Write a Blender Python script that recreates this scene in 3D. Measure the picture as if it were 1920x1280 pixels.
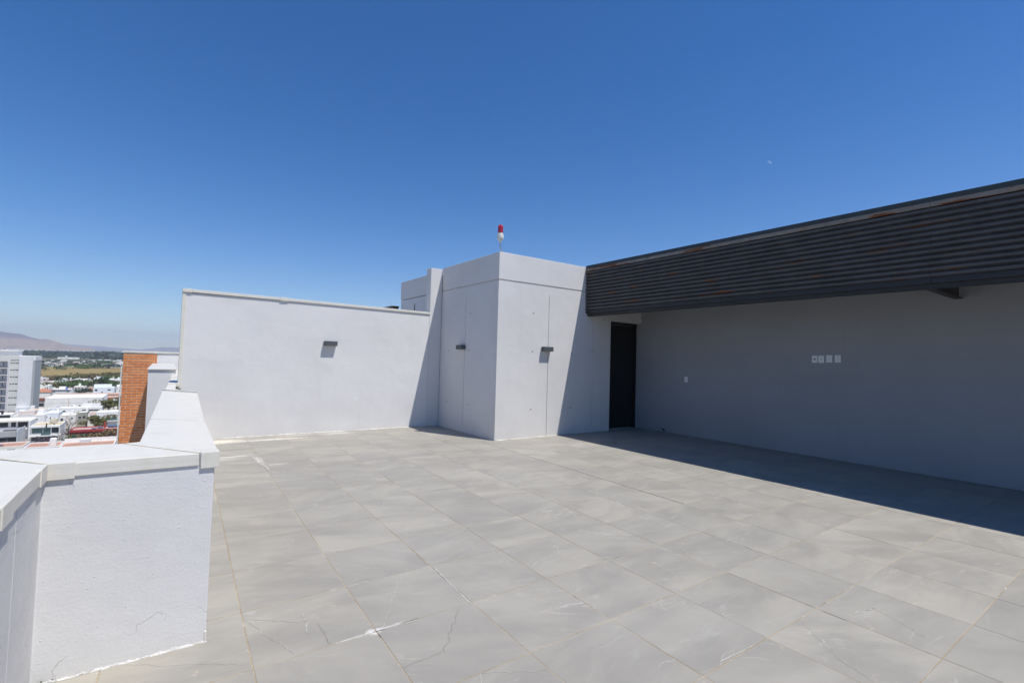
import bpy, math, random
from mathutils import Vector, Matrix
random.seed(7)
for o in list(bpy.data.objects): bpy.data.objects.remove(o)
scene = bpy.context.scene
col = scene.collection

# ------------------------------------------------------------------ camera
CF, YAW, PITCH, ROLL = 911.816, 0.61788, 0.038094, 0.027485
CAM = Vector((0, 0, 1.6))
f0 = Vector((math.sin(YAW), math.cos(YAW), 0)); r0 = Vector((math.cos(YAW), -math.sin(YAW), 0)); u0 = Vector((0, 0, 1))
fw = f0*math.cos(PITCH)+u0*math.sin(PITCH); up = u0*math.cos(PITCH)-f0*math.sin(PITCH)
R_ = r0*math.cos(ROLL)+up*math.sin(ROLL); U_ = up*math.cos(ROLL)-r0*math.sin(ROLL)
cd = bpy.data.cameras.new('camera'); cam = bpy.data.objects.new('camera', cd); col.objects.link(cam)
cd.sensor_width = 36; cd.lens = CF/1920*36; cd.clip_start = .05; cd.clip_end = 60000
cam.matrix_world = Matrix(((R_.x, U_.x, -fw.x, CAM.x), (R_.y, U_.y, -fw.y, CAM.y), (R_.z, U_.z, -fw.z, CAM.z), (0, 0, 0, 1)))
scene.camera = cam

# ------------------------------------------------------------------ light
SUN = Vector((.20, -.42, 1)).normalized()
elev = math.asin(SUN.z); azi = math.atan2(SUN.x, SUN.y)
w = bpy.data.worlds.new('World'); scene.world = w; w.use_nodes = True
nt = w.node_tree; nt.nodes.clear()
sky = nt.nodes.new('ShaderNodeTexSky'); sky.sky_type = 'NISHITA'; sky.sun_disc = False
sky.sun_elevation = elev; sky.sun_rotation = azi; sky.altitude = 1500; sky.air_density = 1.0; sky.dust_density = .15; sky.ozone_density = 1.6
bg = nt.nodes.new('ShaderNodeBackground'); bg.inputs['Strength'].default_value = .127
wo = nt.nodes.new('ShaderNodeOutputWorld')
hs = nt.nodes.new('ShaderNodeHueSaturation'); hs.inputs['Saturation'].default_value = 1.46; hs.inputs['Hue'].default_value = .508
nt.links.new(sky.outputs[0], hs.inputs['Color']); nt.links.new(hs.outputs[0], bg.inputs[0]); nt.links.new(bg.outputs[0], wo.inputs[0])
ld = bpy.data.lights.new('sun', 'SUN'); ld.energy = 5.0; ld.angle = math.radians(.5); ld.color = (1, .98, .94)
sun = bpy.data.objects.new('sun', ld); col.objects.link(sun); sun.location = (0, 0, 30)
sun.rotation_euler = SUN.to_track_quat('Z', 'Y').to_euler()
vs = scene.view_settings; vs.view_transform = 'Standard'; vs.look = 'None'; vs.gamma = 1; vs.exposure = 0.0
vs.use_curve_mapping = False
try: scene.cycles.volume_bounces = 1
except Exception: pass

# ------------------------------------------------------------------ helpers
def ray(px, py):
    return fw + R_*((px-960)/CF) + U_*((640-py)/CF)
def on(px, py, ax, v):                       # point of a sight line on a plane
    d = ray(px, py); return CAM + d*((v-CAM[ax])/d[ax])

class MB:
    def __init__(s): s.v = []; s.f = []; s.m = []
    def quad(s, a, b, c, d, m=0):
        i = len(s.v); s.v += [tuple(a), tuple(b), tuple(c), tuple(d)]; s.f.append((i, i+1, i+2, i+3)); s.m.append(m)
    def tri(s, a, b, c, m=0):
        i = len(s.v); s.v += [tuple(a), tuple(b), tuple(c)]; s.f.append((i, i+1, i+2)); s.m.append(m)
    def box(s, x0, x1, y0, y1, z0, z1, m=0):
        i = len(s.v)
        s.v += [(x0,y0,z0),(x1,y0,z0),(x1,y1,z0),(x0,y1,z0),(x0,y0,z1),(x1,y0,z1),(x1,y1,z1),(x0,y1,z1)]
        for q in ((3,2,1,0),(4,5,6,7),(0,1,5,4),(1,2,6,5),(2,3,7,6),(3,0,4,7)):
            s.f.append(tuple(i+k for k in q)); s.m.append(m)
        return s
    def prism(s, poly, z0, z1, m=0):           # plan polygon, counter-clockwise
        n = len(poly); i = len(s.v)
        s.v += [(x, y, z0) for x, y in poly]+[(x, y, z1) for x, y in poly]
        s.f.append(tuple(i+k for k in reversed(range(n)))); s.m.append(m)
        s.f.append(tuple(i+n+k for k in range(n))); s.m.append(m)
        for k in range(n):
            j = (k+1) % n; s.f.append((i+k, i+j, i+n+j, i+n+k)); s.m.append(m)
        return s
    def lathe(s, prof, cx, cy, seg=24, m=0):   # prof = [(radius, z)]
        i = len(s.v); n = len(prof)
        for r, z in prof:
            for k in range(seg):
                a = 2*math.pi*k/seg; s.v.append((cx+r*math.cos(a), cy+r*math.sin(a), z))
        for j in range(n-1):
            for k in range(seg):
                k2 = (k+1) % seg
                s.f.append((i+j*seg+k, i+j*seg+k2, i+(j+1)*seg+k2, i+(j+1)*seg+k)); s.m.append(m)
        s.f.append(tuple(i+k for k in reversed(range(seg)))); s.m.append(m)
        s.f.append(tuple(i+(n-1)*seg+k for k in range(seg))); s.m.append(m)
        return s
    def tube(s, pts, rad, seg=6, m=0):
        pts = [Vector(p) for p in pts]; i = len(s.v); n = len(pts)
        if not hasattr(rad, '__len__'): rad = [rad]*n
        for j, p in enumerate(pts):
            t = (pts[min(j+1, n-1)]-pts[max(j-1, 0)]).normalized()
            a = t.orthogonal().normalized() if abs(t.z) > .95 else t.cross(Vector((0, 0, 1))).normalized(); b = t.cross(a)
            for k in range(seg):
                an = 2*math.pi*k/seg; s.v.append(tuple(p+(a*math.cos(an)+b*math.sin(an))*rad[j]))
        for j in range(n-1):
            for k in range(seg):
                k2 = (k+1) % seg
                s.f.append((i+j*seg+k, i+j*seg+k2, i+(j+1)*seg+k2, i+(j+1)*seg+k)); s.m.append(m)
        s.f.append(tuple(i+k for k in range(seg))); s.m.append(m)
        s.f.append(tuple(i+(n-1)*seg+k for k in range(seg))); s.m.append(m)
        return s
    def build(s, name, mats, parent=None, smooth=False, bevel=0, loc=None, rz=0):
        me = bpy.data.meshes.new(name); me.from_pydata(s.v, [], s.f)
        if not isinstance(mats, (list, tuple)): mats = [mats]
        for mt in mats: me.materials.append(mt)
        me.polygons.foreach_set('material_index', s.m)
        if smooth: me.polygons.foreach_set('use_smooth', [True]*len(me.polygons))
        me.update()
        o = bpy.data.objects.new(name, me); col.objects.link(o)
        if parent: o.parent = parent
        if loc is not None: o.location = loc
        o.rotation_euler.z = rz
        if bevel:
            b = o.modifiers.new('bevel', 'BEVEL'); b.width = bevel; b.segments = 2; b.limit_method = 'ANGLE'
        return o

def tag(o, label=None, cat=None, group=None, kind=None):
    if label: o['label'] = label
    if cat: o['category'] = cat
    if group: o['group'] = group
    if kind: o['kind'] = kind
    return o
def empty(name, loc=(0, 0, 0), label=None, cat=None, group=None, rz=0):
    o = bpy.data.objects.new(name, None); col.objects.link(o); o.location = loc; o.rotation_euler.z = rz
    o.empty_display_size = .2
    return tag(o, label, cat, group)

# ------------------------------------------------------------------ materials
class NT:
    def __init__(s, name, rough=.7, spec=.3):
        s.mat = bpy.data.materials.new(name); s.mat.use_nodes = True
        s.t = s.mat.node_tree; s.b = s.t.nodes['Principled BSDF']
        s.b.inputs['Roughness'].default_value = rough; s.b.inputs['Specular IOR Level'].default_value = spec
    def n(s, typ, **kw):
        x = s.t.nodes.new(typ)
        for k, v in kw.items():
            if k.startswith('_'): x.inputs[k[1:].replace('_', ' ')].default_value = v
            else: setattr(x, k, v)
        return x
    def l(s, a, b): s.t.links.new(a, b)
    def math(s, op, a, b=None, clamp=False):
        x = s.n('ShaderNodeMath', operation=op, use_clamp=clamp)
        for i, q in enumerate((a, b)):
            if q is None: continue
            if isinstance(q, (int, float)): x.inputs[i].default_value = q
            else: s.l(q, x.inputs[i])
        return x.outputs[0]
    def ramp(s, fac, a, b):                    # smooth 0..1 between a and b
        x = s.n('ShaderNodeMapRange', interpolation_type='SMOOTHSTEP'); s.l(fac, x.inputs['Value'])
        x.inputs['From Min'].default_value = a; x.inputs['From Max'].default_value = b
        return x.outputs['Result']
    def mix(s, fac, a, b):
        x = s.n('ShaderNodeMix', data_type='RGBA')
        for q, i in ((fac, 0), (a, 6), (b, 7)):
            if isinstance(q, (int, float)): x.inputs[i].default_value = q
            elif isinstance(q, tuple): x.inputs[i].default_value = (*q, 1) if len(q) == 3 else q
            else: s.l(q, x.inputs[i])
        return x.outputs[2]
    def noise(s, vec, scale, detail=4, rough=.55, dist=0):
        x = s.n('ShaderNodeTexNoise'); x.inputs['Scale'].default_value = scale; x.inputs['Detail'].default_value = detail
        x.inputs['Roughness'].default_value = rough; x.inputs['Distortion'].default_value = dist
        if vec is not None: s.l(vec, x.inputs['Vector'])
        return x.outputs['Fac']
    def pos(s): return s.n('ShaderNodeNewGeometry').outputs['Position']
    def scaled(s, vec, sc):
        x = s.n('ShaderNodeMapping'); x.inputs['Scale'].default_value = sc; s.l(vec, x.inputs['Vector']); return x.outputs[0]
    def color(s, c):
        if isinstance(c, tuple): s.b.inputs['Base Color'].default_value = (*c, 1)
        else: s.l(c, s.b.inputs['Base Color'])
    def bump(s, h, dist=.002, strength=1):
        x = s.n('ShaderNodeBump'); x.inputs['Distance'].default_value = dist; x.inputs['Strength'].default_value = strength
        s.l(h, x.inputs['Height']); s.l(x.outputs[0], s.b.inputs['Normal'])
    def add(s, a, b): return s.math('ADD', a, b)

def plain(name, c, rough=.7, var=.12, scale=3, spec=.3, metal=0):
    m = NT(name, rough, spec); p = m.pos(); n = m.noise(p, scale, 5)
    m.color(m.mix(m.ramp(n, .3, .7), tuple(x*(1-var) for x in c), tuple(min(1, x*(1+var)) for x in c)))
    m.b.inputs['Metallic'].default_value = metal
    return m.mat

def stucco(name, c, coarse=1.0, cracks=False):
    m = NT(name, .85, .2); p = m.pos()
    big = m.noise(p, .9, 3); mid = m.noise(p, 6, 5, .6)
    horiz = m.noise(m.scaled(p, (1.2, 1.2, 14)), 1.0, 4, .6)
    streak = m.noise(m.scaled(p, (9, 9, .5)), 1.0, 3, .6)
    c1 = m.mix(m.ramp(big, .3, .7), tuple(x*.965 for x in c), tuple(x*1.03 for x in c))
    c1 = m.mix(m.math('MULTIPLY', m.ramp(mid, .5, .8), .16), c1, tuple(x*.86 for x in c))
    c1 = m.mix(m.math('MULTIPLY', m.ramp(horiz, .55, .75), .14), c1, (c[0]*.93, c[1]*.93, c[2]*.9))
    c1 = m.mix(m.math('MULTIPLY', m.ramp(streak, .6, .8), .10), c1, (c[0]*.85, c[1]*.85, c[2]*.82))
    grime_z = m.n('ShaderNodeSeparateXYZ'); m.l(p, grime_z.inputs[0])
    foot = m.math('MULTIPLY', m.ramp(m.add(grime_z.outputs[2], m.math('MULTIPLY', mid, .12)), .17, .05), .28)
    c1 = m.mix(foot, c1, (c[0]*.92, c[1]*.90, c[2]*.84))
    fine = m.noise(p, 260, 2, .5); grit = m.noise(p, 70, 3, .6)
    vor = m.n('ShaderNodeTexVoronoi'); vor.inputs['Scale'].default_value = 38; m.l(p, vor.inputs['Vector'])
    spot = m.ramp(vor.outputs['Distance'], .16, .03)
    rgb = m.n('ShaderNodeSeparateColor'); m.l(vor.outputs['Color'], rgb.inputs[0])
    spot = m.math('MULTIPLY', spot, m.ramp(rgb.outputs[0], .72, .8))
    brush = m.noise(m.scaled(p, (12, 12, 50)), 1.0, 4, .6)
    h = m.add(m.math('MULTIPLY', fine, .35*coarse), m.add(m.math('MULTIPLY', grit, .75*coarse), m.add(m.math('MULTIPLY', spot, 1.4*coarse), m.math('MULTIPLY', brush, .22))))
    if cracks:
        wv = m.n('ShaderNodeTexNoise'); wv.inputs['Scale'].default_value = 3; wv.inputs['Detail'].default_value = 6; m.l(p, wv.inputs['Vector'])
        off = m.n('ShaderNodeVectorMath', operation='MULTIPLY_ADD'); m.l(wv.outputs['Color'], off.inputs[0]); off.inputs[1].default_value = (.7, .7, .7); m.l(p, off.inputs[2])
        v2 = m.n('ShaderNodeTexVoronoi', feature='DISTANCE_TO_EDGE'); v2.inputs['Scale'].default_value = 2.1; m.l(off.outputs[0], v2.inputs['Vector'])
        ck = m.math('MULTIPLY', m.ramp(v2.outputs['Distance'], .006, .0015), m.ramp(m.noise(p, 1.7, 2), .46, .58))
        c1 = m.mix(m.math('MULTIPLY', ck, .32), c1, (c[0]*.5, c[1]*.5, c[2]*.5))
        h = m.add(h, m.math('MULTIPLY', ck, -1.2))
    h = m.add(h, m.math('MULTIPLY', m.noise(p, 2.2, 3, .5), 4.0))
    drip = m.noise(m.scaled(p, (5, 5, .22)), 1.0, 5, .7)
    c1 = m.mix(m.math('MULTIPLY', m.ramp(drip, .54, .70), .16), c1, (c[0]*.84, c[1]*.83, c[2]*.80))
    patch = m.noise(p, .55, 2, .4)
    c1 = m.mix(m.math('MULTIPLY', m.ramp(patch, .50, .54), .10), c1, tuple(min(1, x*1.07) for x in c))
    m.color(c1); m.bump(h, .0026)
    return m.mat

WALLC = (.685, .665, .64)
M = {}
M['stucco'] = stucco('painted_stucco', WALLC)
M['stucco_near'] = stucco('rough_painted_stucco', (.665, .65, .63), .55, True)
M['plaster'] = stucco('shade_darkened_plaster', (.30, .31, .325), .5)  # wall paint darkened so that its base colour carries the canopy shade
M['concrete_paint'] = stucco('painted_concrete', (.655, .635, .61), .6)

def metal_coping():
    m = NT('painted_coping_sheet', .45, .4); p = m.pos()
    c = (.69, .65, .565)
    n1 = m.noise(m.scaled(p, (7, 1.5, 3)), 1.0, 6, .65); n2 = m.noise(m.scaled(p, (1.6, 60, 40)), 1.0, 4, .6)
    a = m.mix(m.math('MULTIPLY', m.ramp(n1, .48, .72), .35), c, (.56, .51, .41))
    a = m.mix(m.math('MULTIPLY', m.ramp(n2, .40, .65), .35), a, (.60, .565, .49))
    a = m.mix(m.math('MULTIPLY', m.ramp(m.noise(m.scaled(p, (1.2, 130, 90)), 1.0, 3, .6), .45, .65), .25), a, (.72, .70, .66))
    s = m.noise(p, 2.6, 7, .7)
    a = m.mix(m.math('MULTIPLY', m.ramp(s, .56, .70), .42), a, (.45, .39, .29))
    m.color(a); m.bump(m.add(m.noise(p, 9, 4), m.math('MULTIPLY', m.noise(p, 180, 2), .15)), .003, .6)
    return m.mat
M['coping'] = metal_coping()
M['coping_joint'] = plain('yellowed_sealant', (.60, .52, .36), .8, .25, 20)

def tile_mat():
    m = NT('grey_stone_tile', .62, .35); p = m.pos()
    oi = m.n('ShaderNodeObjectInfo'); rnd = oi.outputs['Random']
    off = m.n('ShaderNodeVectorMath', operation='MULTIPLY_ADD')
    comb = m.n('ShaderNodeCombineXYZ'); m.l(rnd, comb.inputs[0]); m.l(m.math('MULTIPLY', rnd, 7.3), comb.inputs[1]); m.l(m.math('MULTIPLY', rnd, 3.7), comb.inputs[2])
    m.l(comb.outputs[0], off.inputs[0]); off.inputs[1].default_value = (53, 53, 53); m.l(p, off.inputs[2])
    # each tile carries its own print, turned by its own angle
    rot = m.n('ShaderNodeVectorRotate', rotation_type='Z_AXIS'); m.l(off.outputs[0], rot.inputs['Vector'])
    m.l(m.math('ADD', m.math('MULTIPLY', m.math('FRACT', m.math('MULTIPLY', rnd, 17)), 1.0), -.35), rot.inputs['Angle'])
    v = rot.outputs[0]
    cloud = m.noise(m.scaled(v, (1.3, 3.2, 1)), 1.0, 5, .6, .4)
    base = m.mix(m.ramp(cloud, .3, .72), (.285, .262, .222), (.395, .360, .296))
    tint = m.math('FRACT', m.math('MULTIPLY', rnd, 91.7))
    base = m.mix(m.math('MULTIPLY', tint, .5), base, (.268, .250, .219))
    grain = m.noise(v, 240, 2, .6)
    base = m.mix(m.math('MULTIPLY', m.ramp(grain, .35, .7), .16), base, (.38, .375, .36))
    # pale smoky streaks
    sm = m.noise(m.scaled(v, (2.0, 7, 1)), 1.0, 6, .62, 1.2)
    base = m.mix(m.math('MULTIPLY', m.ramp(sm, .56, .78), .38), base, (.48, .45, .405))
    # thin veins
    for sc, wd, c, th, k in ((.8, .0028, (.50, .48, .45), .53, .5), (1.0, .0026, (.52, .43, .33), .555, .5)):
        n = m.noise(m.scaled(v, (1, 2.2, 1)), sc, 5, .45, .3)
        vein = m.ramp(m.math('ABSOLUTE', m.math('SUBTRACT', n, .5)), wd, .0008)
        mask = m.ramp(m.noise(v, 2.2*sc, 2), th-.03, th+.05)
        base = m.mix(m.math('MULTIPLY', m.math('MULTIPLY', vein, mask), k), base, c)
    # dust film and lime marks left on the floor
    dust = m.noise(p, .8, 5, .6); base = m.mix(m.math('MULTIPLY', m.ramp(dust, .42, .75), .22), base, (.46, .435, .385))
    dust2 = m.noise(p, 5, 6, .7); base = m.mix(m.math('MULTIPLY', m.ramp(dust2, .58, .75), .20), base, (.47, .45, .41))
    sep = m.n('ShaderNodeSeparateXYZ'); m.l(p, sep.inputs[0]); X, Y = sep.outputs[0], sep.outputs[1]
    def blob(cx, cy, rx, ry, wob=.95, soft=.75, nscale=22):
        dx = m.math('DIVIDE', m.math('SUBTRACT', X, cx), rx); dy = m.math('DIVIDE', m.math('SUBTRACT', Y, cy), ry)
        d = m.math('SQRT', m.add(m.math('MULTIPLY', dx, dx), m.math('MULTIPLY', dy, dy)))
        d = m.add(d, m.math('MULTIPLY', m.math('SUBTRACT', m.noise(p, nscale, 5, .65), .5), wob*2))
        return m.ramp(d, 1.0, 1.0-soft)
    for cx, cy, rx, ry, k, c in ((1.062, 2.80, .06, .045, .85, (.70, .68, .64)), (.95, 2.795, .16, .016, .6, (.64, .62, .58)), (1.18, 2.805, .15, .014, .5, (.62, .60, .56)),
                              (.90, 8.60, .45, .055, .85, (.72, .69, .64)), (.72, 8.42, .40, .13, .35, (.58, .56, .53)), (1.21, 8.15, .07, .42, .5, (.70, .67, .62)),
                              (1.40, 7.75, .18, .05, .45, (.7, .67, .63)), (.75, 10.1, .72, .32, .9, (.70, .63, .52)), (1.75, 10.0, .75, .13, .75, (.72, .67, .58)),
                              (3.0, 10.25, .45, .09, .6, (.68, .66, .60)), (2.2, 10.32, .5, .07, .55, (.68, .64, .58)), (.50, 3.40, .05, .035, .35, (.5, .48, .45)), (1.0, 3.44, .05, .02, .35, (.5, .48, .45))):
        base = m.mix(m.math('MULTIPLY', blob(cx, cy, rx, ry), k), base, c)
    m.color(base)
    m.l(m.math('ADD', m.math('MULTIPLY', cloud, .18), .5), m.b.inputs['Roughness'])
    m.bump(m.add(m.math('MULTIPLY', grain, .4), m.math('MULTIPLY', m.noise(v, 30, 3), .5)), .0009)
    return m.mat
M['tile'] = tile_mat()

def grout_mat():
    m = NT('sanded_grout', .9, .2); p = m.pos()
    n = m.noise(p, 3.1, 3); n2 = m.noise(p, 1.7, 4, .7)
    c = m.mix(m.ramp(n, .35, .65), (.34, .27, .18), (.44, .37, .27))
    c = m.mix(m.ramp(n2, .60, .70), c, (.62, .58, .50))
    c = m.mix(m.ramp(m.noise(p, 2.3, 4, .7), .60, .67), c, (.13, .115, .09))
    c = m.mix(m.math('MULTIPLY', m.ramp(m.noise(p, 60, 2), .45, .7), .4), c, (.2, .17, .12))
    m.color(c); m.bump(m.noise(p, 90, 3), .002)
    return m.mat
M['grout'] = grout_mat()
M['dark_gap'] = plain('open_joint_black', (.035, .033, .03), .95)
M['mortar'] = plain('pale_mortar', (.54, .52, .47), .95, .25, 14)
M['crack'] = plain('crack_lime', (.46, .44, .40), .95, .35, 20)
M['crack_dark'] = plain('crack_dirt', (.21, .19, .155), .95, .3, 20)

def rusty(name, c, amt, rough=.5):
    m = NT(name, rough, .35); p = m.pos()
    n = m.noise(m.scaled(p, (3, 1.3, 11)), 1.0, 5, .65); n2 = m.noise(p, 4, 4)
    b = m.mix(m.ramp(n2, .3, .7), tuple(x*.85 for x in c), tuple(x*1.15 for x in c))
    lo = .72-.14*amt
    b = m.mix(m.math('MULTIPLY', m.ramp(n, lo-.06, lo+.02), .4), b, (c[0]*1.25+.01, c[1]*1.05, c[2]*.8))
    b = m.mix(m.ramp(n, lo, lo+.07), b, (.16, .055, .018))
    m.color(b); m.bump(m.noise(p, 25, 4), .001)
    return m.mat
M['slat'] = rusty('charcoal_painted_steel', (.064, .067, .072), .78)
M['flash_dark'] = rusty('dark_flashing_steel', (.042, .052, .055), .5)
M['flash_light'] = rusty('weathered_pale_flashing', (.21, .19, .165), 1.35)
M['trim_dark'] = plain('dark_trim_steel', (.030, .032, .035), .5)
M['door'] = plain('black_door_paint', (.014, .015, .016), .45, .1)
M['lamp'] = plain('grey_lamp_housing', (.085, .095, .10), .5, .08)
M['plate'] = plain('switch_plate_plastic', (.72, .73, .73), .35, .03)
M['black'] = plain('black_plastic', (.02, .02, .022), .5)
M['hole'] = plain('hole_shadow', (.03, .03, .03), .9)
M['rafter'] = plain('brown_grey_steel', (.055, .052, .05), .6)
M['soffit'] = plain('dark_soffit', (.07, .07, .07), .8)
M['pvc'] = plain('grey_white_plastic', (.66, .67, .62), .4, .05, 8)
M['conduit'] = plain('flexible_grey_conduit', (.36, .36, .37), .4, .1, 30)
m = NT('red_lens', .12, .6); m.color((.52, .012, .02)); m.b.inputs['Transmission Weight'].default_value = .25; m.b.inputs['Coat Weight'].default_value = .5; M['red'] = m.mat

# ------------------------------------------------------------------ ground, far land
G = -32.0
def ground_mat():
    m = NT('town_ground', .95, .1); p = m.pos()
    a = m.noise(p, .03, 6, .6); b = m.noise(p, .0022, 6, .6); d = m.noise(p, .25, 4)
    c = m.mix(m.ramp(a, .4, .6), (.20, .18, .15), (.30, .28, .24))
    c = m.mix(m.math('MULTIPLY', m.ramp(d, .5, .7), .5), c, (.12, .12, .11))
    sep = m.n('ShaderNodeSeparateXYZ'); m.l(p, sep.inputs[0])
    far = m.ramp(sep.outputs[1], 520, 950)
    c2 = m.mix(m.ramp(b, .42, .56), (.26, .20, .12), (.055, .075, .04))
    fine = m.noise(p, .02, 5, .7)
    c2 = m.mix(m.math('MULTIPLY', m.ramp(fine, .5, .65), .5), c2, (.07, .08, .045))
    m.color(m.mix(far, c, c2)); return m.mat
M['ground'] = ground_mat()
gr = MB()
N = 24
for i in range(N):
    for j in range(N):
        x0 = -14000+i*28000/N; y0 = -6000+j*24000/N
        gr.quad((x0, y0, G), (x0+28000/N, y0, G), (x0+28000/N, y0+24000/N, G), (x0, y0+24000/N, G))
tag(gr.build('ground', M['ground']), kind='structure')

def field_mat():
    m = NT('dry_grass_field', .95, .1); p = m.pos()
    a = m.noise(m.scaled(p, (.006, .03, 1)), 1.0, 5, .65); b = m.noise(p, .05, 5, .7)
    c = m.mix(m.ramp(a, .35, .6), (.235, .19, .045), (.30, .215, .095))
    c = m.mix(m.math('MULTIPLY', m.ramp(b, .5, .7), .5), c, (.20, .165, .05))
    m.color(c); return m.mat
M['field'] = field_mat()
def gp(px, py, z=G): return on(px, py, 2, z)
ya = gp(130, 709).y; yb = gp(130, 688.5).y
MBf = MB(); MBf.quad((-330, ya, G+.3), (60, ya, G+.3), (110, yb, G+.3), (-480, yb, G+.3))
tag(MBf.build('dry_field', M['field']), kind='structure')

def hill_mat(name, lo, hi, dark):
    m = NT(name, .95, .1); p = m.pos()
    n = m.noise(p, .0016, 7, .62); n2 = m.noise(p, .006, 6, .7)
    sep = m.n('ShaderNodeSeparateXYZ'); m.l(p, sep.inputs[0])
    z = m.add(sep.outputs[2], m.math('MULTIPLY', m.math('SUBTRACT', n, .5), 260))
    c = m.mix(m.ramp(z, 40, 150), lo, hi)
    c = m.mix(m.math('MULTIPLY', m.ramp(n2, .5, .62), .45), c, dark)
    m.color(c); m.bump(n, 60, .7); return m.mat
M['hill'] = hill_mat('dry_mountain', (.36, .235, .13), (.12, .070, .072), (.05, .038, .045))
M['hill_far'] = hill_mat('far_mountain', (.22, .16, .12), (.14, .10, .08), (.1, .08, .06))
def hills(name, D, prof, mat, depth, seed):
    rs = random.Random(seed)
    rows = 26; cols = 120; b = MB(); xs0, xs1 = prof[0][0], prof[-1][0]
    ph = [(rs.uniform(0, 6.28), rs.uniform(.6, 1.4)) for _ in range(14)]
    grid = []
    for i in range(cols+1):
        px = xs0+(xs1-xs0)*i/cols
        for (a, ya_), (c, yc_) in zip(prof, prof[1:]):
            if a <= px <= c: y = ya_+(yc_-ya_)*(px-a)/(c-a)
        d = ray(px, y); P = CAM+d*(D/d.dot(fw)); H = P.z-G; dh = Vector((d.x, d.y, 0)).normalized()
        line = []
        for j in range(rows+1):
            t = j/rows; s = (t-.6)
            dist = s*depth
            env = (math.sin(min(1, t/.6)*math.pi/2)**1.6) if t <= .6 else math.cos((t-.6)/.4*math.pi/2)
            wob = 0
            for q, (pp, am) in enumerate(ph):
                wob += am*math.sin(px*(.05+.035*q)+pp+t*(2+q*.8))/(1+q*.35)
            h = H*(env + (.055*wob*env*(1-env)*3.2 if t < .6 else 0))
            line.append((P.x+dh.x*dist, P.y+dh.y*dist, G-.5+max(0, h)))
        grid.append(line)
    for i in range(cols):
        for j in range(rows): b.quad(grid[i][j], grid[i+1][j], grid[i+1][j+1], grid[i][j+1])
    me = b.build(name, mat, smooth=True)
    import bmesh
    bm = bmesh.new(); bm.from_mesh(me.data); bmesh.ops.remove_doubles(bm, verts=bm.verts, dist=.01); bmesh.ops.recalc_face_normals(bm, faces=bm.faces)
    if sum(f.normal.z for f in bm.faces) < 0: bmesh.ops.reverse_faces(bm, faces=bm.faces)
    bm.to_mesh(me.data); bm.free()
    tag(me, kind='structure')
hills('hills', 7200, [(-420, 640), (-260, 626), (-150, 618), (-60, 616), (0, 621), (18, 624), (30, 624.6), (42, 626.5), (50, 630), (58, 632), (66, 634), (76, 636), (84, 635), (94, 637), (104, 640), (118, 644), (132, 648), (150, 650.5), (175, 653)], M['hill'], 3200, 3)
hills('hills', 13000, [(40, 648), (80, 642), (100, 643), (125, 645), (160, 647), (200, 650), (240, 653.5), (262, 655), (285, 652.8), (305, 650.5), (330, 651), (400, 654), (520, 660), (700, 664)], M['hill_far'], 3000, 5)

# ------------------------------------------------------------------ moon
dm = ray(1442, 307).normalized(); C0 = CAM+dm*16500
mm = NT('moon_surface'); mm.b.inputs['Base Color'].default_value = (0, 0, 0, 1); mm.b.inputs['Emission Color'].default_value = (.15, .29, .53, 1); mm.b.inputs['Emission Strength'].default_value = 1.0
e1 = R_; e2 = U_
mb = MB(); Rm = 16500*4.2/CF; 
for k in range(16):
    a0 = math.pi*k/16; a1 = math.pi*(k+1)/16
    def pt(a, w_): 
        v_ = (math.cos(a), math.sin(a)*w_); th = -.5
        return C0+e1*Rm*(v_[0]*math.cos(th)-v_[1]*math.sin(th))+e2*Rm*(v_[0]*math.sin(th)+v_[1]*math.cos(th))
    mb.quad(pt(a0, .35), pt(a0, 1), pt(a1, 1), pt(a1, .35))
tag(mb.build('moon', mm.mat), kind='structure')

# ------------------------------------------------------------------ terrace floor
PX, PY, OX, OY = .641, .648, .41, .20
def warp(x, y):
    t = max(0, y-1.2)
    return x+.028*(t*t/3.2 if t < 1.6 else t-.8)
tf = MB().prism([(-.9, -5.0), (9.9, -5.0), (9.9, 10.7), (-.1, 10.7), (-.1, 3.6), (-.9, 3.6)], -.35, -.0018)
floor = tag(tf.build('terrace_floor', M['grout']), kind='structure')
G_J = .0034
cnt = 0; rest = MB(); tl = []
DJ = 5.03                                  # open movement joint
for j in range(-8, 17):
    for i in range(-3, 15):
        x0 = OX+PX*i; x1 = x0+PX; y0 = OY+PY*j; y1 = y0+PY
        if x1 < -.6 or x0 > 9.72 or y0 > 10.5: continue
        if y0 > 3.4 and x1 < -.05: continue
        if x0 > 5.4 and y0 > 8.1: 
            if not (x0 > 8.4 and y0 < 8.3): continue
        tl.append((x0, min(x1, 9.72), y0, min(y1, 10.52), math.hypot(x0+.3-CAM.x, y0+.3)))
def visible(t):
    c = Vector(((t[0]+t[1])/2, (t[2]+t[3])/2, 0))-CAM; d = c.dot(fw)
    if d < .3: return False
    return abs(c.dot(R_)/d*CF) < 1180 and c.dot(U_)/d*CF > -860
vis = [t for t in tl if visible(t)]; hid = [t for t in tl if not visible(t)]
vis.sort(key=lambda t: t[4]); hid += vis[300:]; vis = vis[:300]
rs = random.Random(11)
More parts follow.
